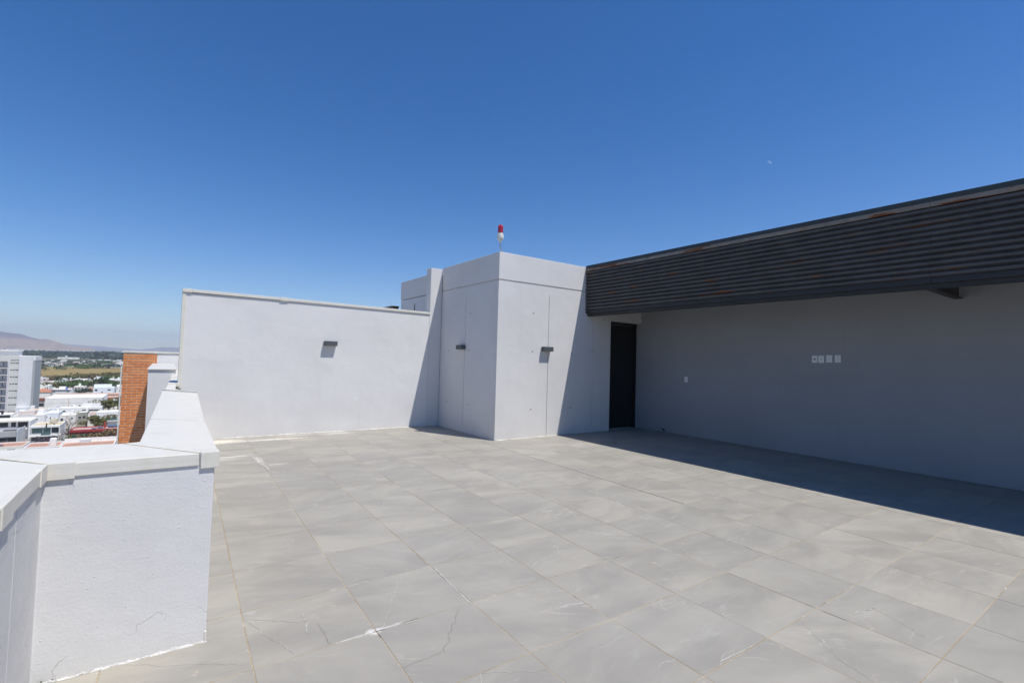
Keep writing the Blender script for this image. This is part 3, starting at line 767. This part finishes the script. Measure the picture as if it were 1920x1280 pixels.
def clutter(n, wd_frac=1, depth=8, h=6.5, rim=.35):
    out = []
    for _ in range(n):
        u = rt.uniform(.08, .82); y = rt.uniform(1.2, depth-2.2); k = rt.random(); z = h-rim+.03
        if k < .35: out.append(('water_tank', u, u+.07, y, y+1.1, z, z+1.3, rt.choice(['tank', 'white', 'tankb', 'tank'])))
        elif k < .7: out.append(('roof_room', u, u+.18, y, y+2.2, z, z+2.0, 'white'))
        elif k < .85: out.append(('solar_heater', u, u+.14, y, y+1.6, z+.4, z+.5, 'solar'))
        else: out.append(('skylight', u, u+.12, y, y+1.4, z, z+.5, 'lgrey'))
    return out

# nearest rooftops just above the coping
house(-60, 44, 838, 4.2, 9, 'offwhite', 'brown', 'low house with pinkish brown flat roof at the far left below the coping', ext=clutter(2, 1, 9, 4.2))
house(44, 112, 837, 4.2, 9.5, 'white', 'brown', 'low house with pinkish brown flat roof below the white modern house', ext=clutter(2, 1, 9, 4.2))
house(112, 214, 834.5, 4.2, 8.5, 'offwhite', 'brown', 'long low pinkish brown roof touching the orange brick tower', ext=(('roof_wall', 0, 1, 8.6, 8.9, 4, 5.3, 'white'), ('skylight', .3, .5, 7.2, 8.5, 3.9, 4.9, 'lgrey'),))
# grey house at the left
house(-40, 33, 809, 6.2, 9, 'grey', 'roofg', 'grey house with a dark window slot and blank side wall at the lower left', wins=((.5, .97, .34, .6, 'dark'),), ext=(('skylight', .55, .9, 3, 5, 5.9, 6.2, 'glass'), ('side_wall', 1.0, 1.02, -1, 10, 0, 6.6, 'lgrey'), ('fascia', 0, 1, -.5, -.04, 4.4, 6.1, 'grey'),))
house(-50, 57, 788, 6.8, 8, 'white', 'offwhite', 'white house with a shaded upper terrace behind the grey house', wins=((.45, .6, .12, .36, 'dark'), (.66, .74, .12, .36, 'dark'), (.78, .95, .12, .38, 'dark')), ext=(('roof_slab', -.02, 1.0, -1.6, 0, 6.3, 6.8, 'offwhite'), ('balcony', 0, 1.0, -1.6, -.2, 3.4, 4.0, 'white'), ('side_wall', 1.0, 1.03, -2.5, 8, 0, 6.6, 'white')))
house(58, 114, 797, 6.6, 10.5, 'white', 'yellow', 'white modern house with pale yellow roof and long glazed balcony', wins=((.05, .40, .12, .40, 'teal'), (.42, .66, .12, .42, 'teal'), (.70, .95, .12, .40, 'glass'), (.05, .95, .60, .76, 'dark')),
      ext=(('roof_slab', 0, 1, -1.3, -.07, 6.0, 6.6, 'white'), ('balcony', 0, 1.03, -1.7, -.07, 3.0, 3.5, 'white'), ('chimney', .52, .56, -1.5, -1.0, 5.9, 7.4, 'black' if 'black' in HM else 'tank'), ('side_wall', .97, 1.0, -1.7, 0, 0, 6.5, 'white'), ('railing', .38, .70, -1.75, -1.71, 3.5, 4.3, 'teal'), ('roof_room', .52, .75, 6, 8.5, 6.3, 8.0, 'cream')))
house(131, 222, 804.5, 5.0, 9, 'red', 'pink', 'red house with pink roof and solar panels left of the brick tower', wins=((.05, .30, .30, .75, 'teal'), (.36, .46, .32, .8, 'dark'), (.78, .88, .3, .9, 'dark')),
      ext=(('fascia', 0, 1, -.5, -.06, 4.3, 5.1, 'red'), ('chimney', .66, .70, 4.5, 5.5, 4.7, 6.8, 'red'), ('solar_panel', .42, .52, 2, 4, 4.9, 5.1, 'solar'), ('solar_panel', .53, .64, 4, 6.5, 4.9, 5.1, 'solar'), ('solar_panel', .74, .99, 5.5, 8.0, 4.9, 5.3, 'solar')))
house(181, 226, 772, 6.4, 9, 'white', 'roofw', 'white house with red band and teal balcony glass beside the brick tower', wins=((.38, .85, .32, .55, 'teal'),), ext=(('red_band', .3, .92, -.10, -.04, 4.7, 5.1, 'pink'), ('balcony', .32, .92, -1.2, -.05, 2.5, 3.0, 'white'), ('railing', .34, .9, -1.25, -1.21, 3.0, 3.7, 'teal')))
house(143, 164, 773, 6.0, 8, 'stone', 'roofw', 'small grey stone house with two dark windows behind the bare tree', wins=((.2, .5, .25, .42), (.58, .84, .25, .42, 'dark')), ext=clutter(1, 1, 8, 6))
house(165, 184, 776, 5.6, 8, 'offwhite', 'brown', 'narrow house with a brown roof between stone house and white house', wins=((.15, .9, .2, .45, 'dark'),))
house(84, 110, 774, 6.2, 10, 'bluew', 'roofw', 'bright white cube house left of the grey stone house', ext=clutter(2, 1, 10, 6.2))
house(112, 142, 778, 5.6, 9, 'offwhite', 'roofw', 'off white house directly behind the bare leafless tree', ext=clutter(2, 1, 9, 5.6))
house(24, 84, 778, 6.0, 9, 'white', 'roofw', 'wide white house with stepped pinkish roof behind the white terrace house', ext=clutter(4, 1, 9, 6.0)+[('roof_room', .1, .62, 3, 8, 5.8, 7.3, 'pinkw')])
house(-30, 22, 777, 6.6, 8, 'white', 'offwhite', 'white house with dark shaded roof terrace at the left picture edge', wins=((.55, .95, .05, .25, 'dark'),), ext=clutter(1, 1, 8, 6.6))
house(50, 90, 768.5, 6.0, 8, 'white', 'orange', 'white house with orange roof edge below the apartment tower', wins=((.08, .2, .12, .22, 'dark'), (.3, .38, .12, .22, 'dark')), ext=clutter(2, 1, 8, 6))
house(92, 110, 767, 5.6, 8, 'bluew', 'roofg', 'small grey roofed house between the orange roof and the long white house', ext=clutter(1, 1, 8, 5.6))
house(110, 190, 764, 5.6, 7.5, 'white', 'roofw', 'long low white house with dark slot window below the warehouse', wins=((.55, .97, .18, .28, 'dark'), (.1, .16, .2, .32)), ext=clutter(4, 1, 7, 5.6))
house(-25, 28, 758.5, 6.6, 9, 'white', 'roofw', 'white house at the left edge below the balconies of the apartment tower', ext=clutter(3, 1, 9, 6.6))
house(29, 52, 764, 5.4, 8, 'bluew', 'roofw', 'small bright white house at the foot of the apartment tower', wins=((.3, .9, .3, .42, 'dark'),))
house(85, 193, 745.5, 7.6, 26, 'white', 'roofw', 'big plain white warehouse with three small windows and an orange drain pipe', 'warehouse', wins=((.455, .495, .52, .66, 'dark'), (.57, .61, .52, .66, 'dark'), (.85, .95, .46, .54, 'dark')), ext=(('drain_pipe', .395, .404, -.12, -.04, 0, 7.5, 'orange'), ('cornice', 0, 1, -.06, -.035, 4.9, 5.0, 'lgrey')))
house(62, 84, 747, 6.0, 9, 'white', 'rust', 'garage with rust brown roof left of the warehouse', wins=((.1, .95, .42, .7, 'dark'),), ext=(('fascia', 0, 1, -.4, -.06, 4.6, 6.0, 'rust'),))
house(100, 223, 738.5, 5.8, 9, 'offwhite', 'terra', 'very long cream house with a red roof stripe behind the warehouse', ext=(('fascia', 0, 1, -.3, -.05, 4.9, 5.5, 'terra'),))
house(190, 224, 743.5, 5.6, 9, 'offwhite', 'terra', 'cream house with red tiled edge right of the warehouse', wins=((.4, .6, .5, .7, 'dark'),), ext=(('fascia', 0, 1, -.3, -.05, 4.4, 5.3, 'terra'),))
house(175, 214, 726, 6.8, 11, 'bluew', 'bluew', 'bright bluish white box house behind the long cream house', 'house', ext=(('roof_room', .0, .85, 3, 8, 6.5, 8.6, 'bluew'),))
house(62, 95, 729, 6.6, 13, 'offwhite', 'terra', 'cream house with a hipped terracotta roof right of the apartment tower', pitch=2.0, wins=((.2, .35, .62, .75, 'dark'),))
house(96, 137, 730, 5.8, 10, 'lgrey', 'roofw', 'grey white house with a dark roof edge and blue tank', ext=(('fascia', 0, .9, -.3, -.05, 5.1, 5.5, 'dark'), ('water_tank', .62, .7, 3, 4.2, 5.5, 6.9, 'tankb'), ('roof_room', .3, .6, 4, 8, 5.5, 7.4, 'white')))
house(108, 122, 725, 6.2, 8, 'offwhite', 'terra', 'small house with terracotta roof above the blue water tank', pitch=1.6)
house(139, 160, 724, 6.0, 9, 'offwhite', 'roofw', 'off white house with stacked roof rooms right of the terracotta house', ext=clutter(3, 1, 9, 6))
house(160, 176, 727, 5.8, 9, 'offwhite', 'terra', 'small house with terracotta roof left of the bluish box house', pitch=1.8)
house(74, 100, 731.5, 3.4, 6, 'white', 'terra', 'low porch with terracotta roof in front of the hipped roof house', pitch=1.2)
house(218, 232, 724, 6, 9, 'white', 'roofw', 'white house edge squeezed beside the brick tower near the trees')
house(208, 232, 750, 5, 8, 'white', 'bluew', 'white house with blue grey roof beyond the dark cypresses', wins=((.1, .6, .1, .4),))
# rows before the field
rows = [(69, 91, 707.5, 'white', 'roofw'), (65, 74, 712, 'offwhite', 'roofw'), (76, 96, 715, 'white', 'terra'), (96, 118, 714.5, 'white', 'roofw'), (116, 124, 710, 'white', 'roofw'), (128, 138, 712, 'pinkw', 'terra'),
        (139, 163, 710.5, 'white', 'roofw'), (146, 158, 716, 'bluew', 'roofw'), (160, 183, 711, 'white', 'roofw'), (176, 186, 708.5, 'white', 'roofw'), (183, 197, 706.5, 'bluew', 'roofw'), (204, 226, 711, 'white', 'roofw'), (207, 214, 709.5, 'offwhite', 'roofw'), (205, 214, 714.5, 'pinkw', 'terra'), (62, 70, 716, 'white', 'roofw'), (84, 92, 722, 'white', 'roofw'), (219, 226, 722, 'white', 'roofw')]
wnice = {'white': 'white', 'offwhite': 'cream white', 'pinkw': 'pinkish', 'bluew': 'bluish white'}
tx_ = ['tallest at the left', 'narrow sliver beside the apartment tower', 'with a red roof patch on the left', 'low and long in front of the field palms', 'tiny, between the two palms', 'with a faded red roof by the second palm', 'wide, with rooftop blocks, in the middle', 'small, lower front neighbour of the wide middle house', 'wide, right of the middle', 'raised, just left of the porch house', 'with a dark open porch under its roof', 'wide, beside the brick tower', 'tiny, peeping over the wide right house', 'small, with red roof in front of the wide right house', 'tiny, at the foot of the apartment tower', 'tiny, among the green trees', 'tiny, against the brick tower']
for (a, c, y, wl, rf), tx in zip(rows, tx_):
    ws = ((.15, .75, .12, .4, 'dark'), (.35, .8, .6, .8, 'dark')) if a == 183 else ((.2, .3, .2, .4, 'dark'), (.6, .75, .2, .4, 'dark'))
    house(a, c, y, 6.4, rt.uniform(9, 14), wl, rf, '%s house near the field, %s' % (wnice[wl], tx), wins=ws, ext=clutter(2, 1, 9, 6.4))
# far rows beyond the dry field
k = 0
fargrp = 'small white houses beyond the dry field'
yrow = [(683.0, 64, 226, 6.4), (680, 66, 226, 6.6), (677.5, 68, 226, 6.6), (675.2, 70, 226, 6.8)]
ordn = ['leftmost', 'second', 'third', 'fourth', 'fifth', 'sixth', 'seventh', 'eighth', 'ninth', 'tenth', 'eleventh', 'twelfth', 'thirteenth', 'fourteenth', 'fifteenth', 'sixteenth', 'seventeenth', 'eighteenth', 'nineteenth', 'twentieth']
rown = ['nearest', 'second', 'third', 'farthest']
for ri, (yy, a, c, hh) in enumerate(yrow):
    x = a+rt.uniform(-4, 4); kk = 0
    while x < c:
        wpx = rt.uniform(7, 22) if ri < 2 else rt.uniform(4, 12)
        if rt.random() < (.85 if ri < 2 else .62):
            wl = rt.choice(['white', 'white', 'bluew', 'offwhite', 'pinkw']); yj = yy+rt.uniform(-1.2, 1.2)
            zt = G+hh*rt.uniform(.55, 1.05); 
            ws = ((.2, .3, .3, .6, 'dark'), (.55, .7, .3, .6, 'dark')) if (ri < 2 and rt.random() < .6) else ()
            house(x, x+wpx, yj, zt-G, rt.uniform(9, 20), wl, rt.choice(['roofw', 'roofw', 'roofw', 'terra' if ri < 3 else 'roofw']), 'pale flat roofed house, %s from the left in the %s row beyond the dry field' % (ordn[min(kk, 19)], rown[ri]), wins=ws, group=fargrp, ext=clutter(1, 1, 8, zt-G) if ri < 3 else ())
            kk += 1
        x += wpx+rt.uniform(.3, 5)
# town out of the frame (left and hidden by the terrace walls), seen only from a step aside
for q in range(22):
    px = rt.choice([rt.uniform(-160, -50), rt.uniform(235, 300)]); yy = rt.uniform(700, 800)
    house(px, px+rt.uniform(18, 40), yy, rt.uniform(5, 7), rt.uniform(9, 14), rt.choice(['white', 'offwhite', 'lgrey', 'bluew']), rt.choice(['roofw', 'roofw', 'brown']), 'pale flat roofed house in the town outside the picture frame', group='town houses at the sides')
# boundary walls at the field edge
tag(MB().box(-330, 80, yb+3, yb+3.4, G, G+2.4).build('boundary_wall', HM['lgrey']), 'long low pale wall along the far edge of the dry field', 'wall')

# far specks of the town and warehouses towards the hills
b = MB(); rf = random.Random(9)
for q in range(1700):
    D = 10**rf.uniform(3.36, 3.80); pxx = rf.uniform(-150, 420)
    d = ray(pxx, 655); hd = Vector((d.x, d.y, 0)); P = hd*(D/(hd.dot(fw)))
    den = math.sin(P.x*.004)+math.cos(P.y*.003+P.x*.002)
    if den < -.4 : continue
    s_ = rf.uniform(5, 14)*(3 if rf.random() < .04 else 1); hh = rf.uniform(4, 8)
    b.box(P.x, P.x+s_, P.y, P.y+rf.uniform(8, 16), G, G+hh, rf.choice([0, 0, 0, 1, 2]))
tag(b.build('far_town', [HM['white'], HM['offwhite'], HM['pinkw']]), kind='stuff')
for (a, c, y, h_, lab) in ((116, 126, 666.5, 9, 'white factory hall standing in the dark tree belt'), (108, 147, 669.8, 5, 'long low white shed before the tree belt'), (-30, 28, 659.3, 16, 'long pale flat roof hall behind the apartment tower top')):
    house(a, c, y, h_, 30, 'white', 'roofw', lab, 'hall')

# ------------------------------------------------------------------ apartment tower at the left edge
TY = on(33, 667, 2, 0).y
dd = ray(33, 667); TP = CAM+dd*(226/dd.dot(fw)); TY = TP.y; TZ = TP.z
X = lambda px, py=700: on(px, py, 1, TY).x
XL = X(-70); X0 = X(1.5); Xa = X(15, 680); Xb = X(18, 680); Xc = X(35.5, 680); Xd = X(61.5, 680)
at = empty('apartment_tower', (Xc, TY, G), 'tall pale grey apartment tower with balconies at the left edge of the view', 'apartment tower')
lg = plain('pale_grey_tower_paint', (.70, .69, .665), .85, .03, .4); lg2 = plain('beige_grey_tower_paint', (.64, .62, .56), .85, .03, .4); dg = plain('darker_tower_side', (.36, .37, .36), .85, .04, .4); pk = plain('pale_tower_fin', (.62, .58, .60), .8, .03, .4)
part(MB().box(XL, Xd, TY+1.6, TY+17, G, TZ), 'body', lg, at)
part(MB().box(Xc, Xd, TY, TY+1.6, G, TZ), 'plain_wall', lg, at)
part(MB().box(Xb, Xc-.02, TY+.25, TY+1.6, G, TZ-.05), 'window_wall', lg2, at)
part(MB().box(Xa, Xb, TY-.3, TY+1.6, G, TZ-2.4), 'fin', pk, at)
part(MB().box(XL, Xb, TY, TY+1.6, TZ-2.6, TZ-.02), 'top_band', lg2, at)
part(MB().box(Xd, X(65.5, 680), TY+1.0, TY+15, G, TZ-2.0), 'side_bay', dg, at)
part(MB().box(Xd, X(66, 680), TY+1.0, TY+15.2, TZ-2.0, TZ-.1), 'side_cap', lg, at)
part(MB().box(XL, X(28), TY+5, TY+12, TZ, TZ+2.1), 'penthouse', lg, at)
part(MB().box(XL, X(30), TY+4, TY+13, TZ+2.1, TZ+2.7), 'penthouse_roof', lg, at)
FS = 12.9*226/CF
glass = HM['glass']
for k in range(10):
    zt = TZ-2.6-k*FS
    part(MB().box(XL, Xa-.02, TY-.25, TY+1.58, zt-FS, zt-FS+.28), 'balcony_slab', lg, at)
    part(MB().box(XL, Xa-.05, TY-.1, TY-.04, zt-FS+.28, zt-FS+1.25), 'railing', plain('grey_railing', (.15, .15, .16), .6) if k == 0 else bpy.data.materials['grey_railing'], at)
    part(MB().box(X(2)+.2, Xa-1.6, TY+1.52, TY+1.59, zt-FS+.3, zt-.5), 'window', HM['dark'], at)
    wz = TZ-2.6-k*FS-.55
    w3 = Xc-Xb
    for u0, u1 in ((.12, .30), (.40, .58), (.66, .98)):
        part(MB().box(Xb+w3*u0, Xb+w3*u1, TY+.20, TY+.27, wz-.42, wz), 'window', glass, at)
part(MB().box(Xb+w3*.1, Xc-.1, TY+.1, TY+.26, TZ-2.0, TZ-1.7), 'canopy', dg, at)

# ------------------------------------------------------------------ trees
def leaf_mat(name, c, var=.3):
    m = NT(name, .8, .2); p = m.pos(); n = m.noise(p, .9, 4, .6)
    c1 = m.mix(m.ramp(n, .35, .65), tuple(x*(1-var) for x in c), tuple(x*(1+var) for x in c)); m.color(c1)
    m.b.inputs['Subsurface Weight'].default_value = 0; return m.mat
LM = {'green': leaf_mat('green_leaves', (.075, .12, .035)), 'dark': leaf_mat('dark_green_leaves', (.045, .07, .03), .2), 'olive': leaf_mat('olive_leaves', (.13, .12, .04)), 'brown': leaf_mat('dry_brown_leaves', (.19, .13, .065)), 'purple': leaf_mat('purple_grey_leaves', (.10, .08, .09)), 'blue': leaf_mat('blue_green_leaves', (.045, .065, .045))}
bark = plain('grey_bark', (.17, .13, .10), .95, .2, 3)
def crown_mesh(seed, n, rx, rz, leaf, shape='round'):
    r = random.Random(seed); b = MB()
    cl = [(Vector((r.gauss(0, .5)*rx, r.gauss(0, .5)*rx, r.uniform(-.7, .75)*rz)), r.uniform(.3, .6)) for _ in range(15)]
    if shape == 'column': cl = [(Vector((r.gauss(0, .2)*rx, r.gauss(0, .2)*rx, z_*rz)), .4*(1.1-abs(z_)*.6)) for z_ in [k/8*2-1 for k in range(9)]]
    for _ in range(n):
        c, s_ = r.choice(cl); d = Vector((r.gauss(0, 1), r.gauss(0, 1), r.gauss(0, 1))).normalized()
        rad = s_*r.uniform(.7, 1.08); p = c+Vector((d.x*rx*rad, d.y*rx*rad, d.z*rz*rad*.85))
        nrm = (d+Vector((r.gauss(0, .5), r.gauss(0, .5), r.gauss(0, .5)))).normalized(); a = nrm.orthogonal().normalized(); a.rotate(Matrix.Rotation(r.uniform(0, 6.28), 3, nrm)); bb = nrm.cross(a); l = leaf*r.uniform(.6, 1.4)
        b.quad(p-a*l, p-bb*l*.6, p+a*l, p+bb*l*.6)
    return b
def tree(px, ybase_or_top, h, wd, kind, label, zb=G, cat='tree', n=420, leaf=None, trunk=.35, shape='round', group=None, mesh=None, name='tree'):
    """ybase_or_top = pixel row of the crown top"""
    P = on(px, ybase_or_top, 2, zb+h)
    r = empty(name, (P.x, P.y, zb), label, cat, group)
    tk = h*trunk
    rs_ = random.Random(int(px*13+h*7))
    t = MB(); t.tube([(0, 0, -.2), (.1, .05, tk*.6), (.0, .1, tk*1.2), (.15, 0, h*.8)], [h*.035, h*.03, h*.022, h*.008], 6)
    for q in range(4):
        a = rs_.uniform(0, 6.28); t.tube([(0, .05, tk*(.7+.1*q)), (math.cos(a)*wd*.2, math.sin(a)*wd*.2, tk+h*.15), (math.cos(a)*wd*.33, math.sin(a)*wd*.33, tk+h*.3)], [h*.016, h*.011, h*.004], 5)
    t.build('trunk', bark, r)
    rz = (h-tk)/2*1.05
    cb = crown_mesh(int(px*31+h), int(n*1.5), wd/2*(1.25 if shape != 'column' else 1.1), rz, leaf or wd*.05, shape)
    cb.build('crown', LM[kind], r, loc=(0, 0, tk+rz*.9))
    return r
tree(183, 778.5, 6.2, 6.8, 'olive', 'large olive green tree behind the red house roof', n=900)
tree(187, 802.5, 7.2, 8.0, 'brown', 'round brownish half dry tree in front of the red house', n=900, trunk=.2)
tree(148, 813.5, 4.8, 5, 'green', 'low green bush before the red house window', n=400, trunk=.1, name='bush', cat='bush')
tree(88, 819, 4.6, 5.6, 'purple', 'wide purple grey bush in front of the white modern house', n=500, trunk=.1, name='bush', cat='bush')
tree(49, 822, 4.2, 1.6, 'green', 'small green shrub at the corner of the grey house', n=150, trunk=.2, name='bush', cat='bush')
tree(204, 747, 7.2, 8.5, 'olive', 'broad olive tree between warehouse and brick tower', n=800)
tree(193.5, 747, 7.5, 2.0, 'dark', 'dark columnar cypress at the right end of the warehouse', n=400, shape='column', trunk=.05, name='cypress')
tree(214, 750, 7.5, 1.6, 'dark', 'slim dark cypress closest to the brick tower', n=400, shape='column', trunk=.05, name='cypress')
tree(222, 742, 8, 6, 'dark', 'dark tree half hidden by the brick tower beside the cypress', n=400)
tree(70, 753.5, 3, 10, 'green', 'bright green hedge at the foot of the apartment tower', n=500, trunk=.08, name='hedge', cat='hedge')
tree(154, 727, 6, 8.5, 'blue', 'grey green bush tree in front of the small terracotta roof', n=500)
for px, y, h, wd, kd, lb in ((126, 711, 8.5, 14, 'green', 'dark green tree in the middle of the tree cluster'), (139, 713.5, 8, 13, 'green', 'bright green round tree at the cluster front'), (112, 716, 7, 12, 'olive', 'olive tree at the left end of the tree cluster'), (152, 713, 7.5, 13, 'green', 'green tree at the right of the cluster'), (164, 711, 8, 14, 'olive', 'loose olive tree above the terracotta roof'), (176, 712, 8, 13, 'olive', 'brownish loose tree right of the cluster'), (195, 708.5, 9.5, 14, 'dark', 'dark dense round tree below the porch house'), (215, 712, 9, 16, 'green', 'wide green tree beside the brick tower'), (222, 716, 7, 10, 'green', 'small green tree touching the brick tower'), (95, 717, 5, 12, 'olive', 'low olive bush behind the flat white roofs'), (206, 705, 8, 12, 'green', 'light green tree right of the porch house')):
    tree(px, y, h, wd, kd, lb+' before the field', n=420)
for px, y, lb in ((108, 702.5, 'left dark palm at the near field edge'), (127, 703.2, 'right dark palm at the near field edge')):
    P = on(px, y, 2, G+9); r = empty('palm_tree', (P.x, P.y, G), lb, 'palm'); MB().tube([(0, 0, 0), (.1, 0, 3), (0, 0, 6.5)], [.3, .22, .2], 6).build('trunk', bark, r)
    crown_mesh(int(px), 300, 4, 2.6, .5).build('crown', LM['dark'], r, loc=(0, 0, 6.5))
for q, (px, y, wd, kd) in enumerate(((158, 699.5, 16, 'olive'), (166, 698.5, 18, 'olive'), (175, 698, 18, 'olive'), (183, 699.5, 14, 'brown'), (205, 700, 16, 'olive'), (213, 698.5, 18, 'olive'), (222, 698, 18, 'dark'), (88, 700.5, 12, 'brown'), (93, 702, 10, 'brown'), (200, 703.5, 12, 'green'))):
    tree(px, y, 9, wd, kd, 'scrubby half dry tree, %s from the left along the near field edge' % ordn[[88, 93, 158, 166, 175, 183, 200, 205, 213, 222].index(px)], n=300, group='scrub trees along the near edge of the dry field', trunk=.2)
for q, px in enumerate(sorted(rt.uniform(64, 228) for _ in range(20))):                        # trees among the far rows
    y = rt.choice([675, 677, 680, 683]); tree(px, y+rt.uniform(-1, 1), rt.uniform(6, 9), rt.uniform(14, 34), rt.choice(['dark', 'green', 'blue', 'dark']), 'round dark tree, %s from the left among the houses beyond the dry field' % ordn[q], n=200, group='trees among the houses beyond the field', trunk=.15)
for q in range(0):
    px = rt.uniform(-120, -30); y = rt.uniform(700, 760); tree(px, y, 7, 9, 'green', 'green tree in the town left of the picture frame', n=160, group='town trees at the left side')

# bare tree
P = on(131, 814, 2, G+2.6); bt2 = empty('bare_tree', (P.x, P.y, G), 'leafless grey tree with spreading thin branches left of the red house', 'tree')
b = MB(); rbt = random.Random(12)
def branch(p, d, L, r_, lv):
    pts = [p]; dd_ = d.copy()
    for _ in range(4):
        dd_ = (dd_+Vector((rbt.gauss(0, .14), rbt.gauss(0, .14), rbt.gauss(.05, .08)))).normalized(); pts.append(pts[-1]+dd_*L/4)
    b.tube(pts, [r_, r_*.85, r_*.7, r_*.55, r_*.42], 5 if lv < 2 else 3)
    if lv < 4:
        for _ in range(4 if lv < 3 else 3):
            t = rbt.choice([2, 3, 4]); nd = (dd_+Vector((rbt.gauss(0, .62), rbt.gauss(0, .62), rbt.gauss(.05, .3)))).normalized(); branch(pts[t], nd, L*rbt.uniform(.55, .75), r_*.55, lv+1)
branch(Vector((0, 0, 0)), Vector((.05, 0, 1)), 5.0, .30, 0)
b.build('trunk', plain('pale_bare_bark', (.17, .14, .12), .95, .2, 2), bt2)

# tree belt far off: one mass
b = MB(); rb_ = random.Random(8)
def clump(P, rx, h, n, m_):
    for _ in range(n):
        a = rb_.uniform(0, 6.28); e_ = rb_.uniform(0, 1); q = P+Vector((math.cos(a)*rx*rb_.uniform(.3, 1), math.sin(a)*rx*rb_.uniform(.3, 1), h*(.15+.85*e_)))
        l = rx*rb_.uniform(.14, .34); v1 = Vector((rb_.gauss(0, 1), rb_.gauss(0, 1), rb_.gauss(0, 1))).normalized()*l; v2 = Vector((rb_.gauss(0, 1), rb_.gauss(0, 1), rb_.gauss(0, 1))).normalized()*l
        b.quad(q-v1, q-v2, q+v1, q+v2, m_)
for q in range(560):
    t = rb_.random(); px = rb_.uniform(-120, 420)
    D = rb_.uniform(1500, 2600); hh = rb_.uniform(8, 13)
    if px > 176: hh *= 1.35
    d = ray(px, 655); hd = Vector((d.x, d.y, 0)); P = hd*(D/hd.dot(fw)); P.z = G
    clump(P, rb_.uniform(14, 34), hh, 60, rb_.choice([0, 1, 1]))
tag(b.build('tree_belt', [LM['dark'], LM['blue'], LM['olive']]), kind='stuff')

# ------------------------------------------------------------------ haze
hz = bpy.data.materials.new('haze_air'); hz.use_nodes = True; t_ = hz.node_tree; t_.nodes.clear()
pv = t_.nodes.new('ShaderNodeVolumePrincipled'); pv.inputs['Density'].default_value = 1.05e-4; pv.inputs['Color'].default_value = (.78, .86, 1.0, 1); pv.inputs['Anisotropy'].default_value = .2
mo = t_.nodes.new('ShaderNodeOutputMaterial'); t_.links.new(pv.outputs[0], mo.inputs['Volume'])
tag(MB().box(-15500, 15500, -6500, 18600, G-1, 520).build('haze', hz), kind='stuff')
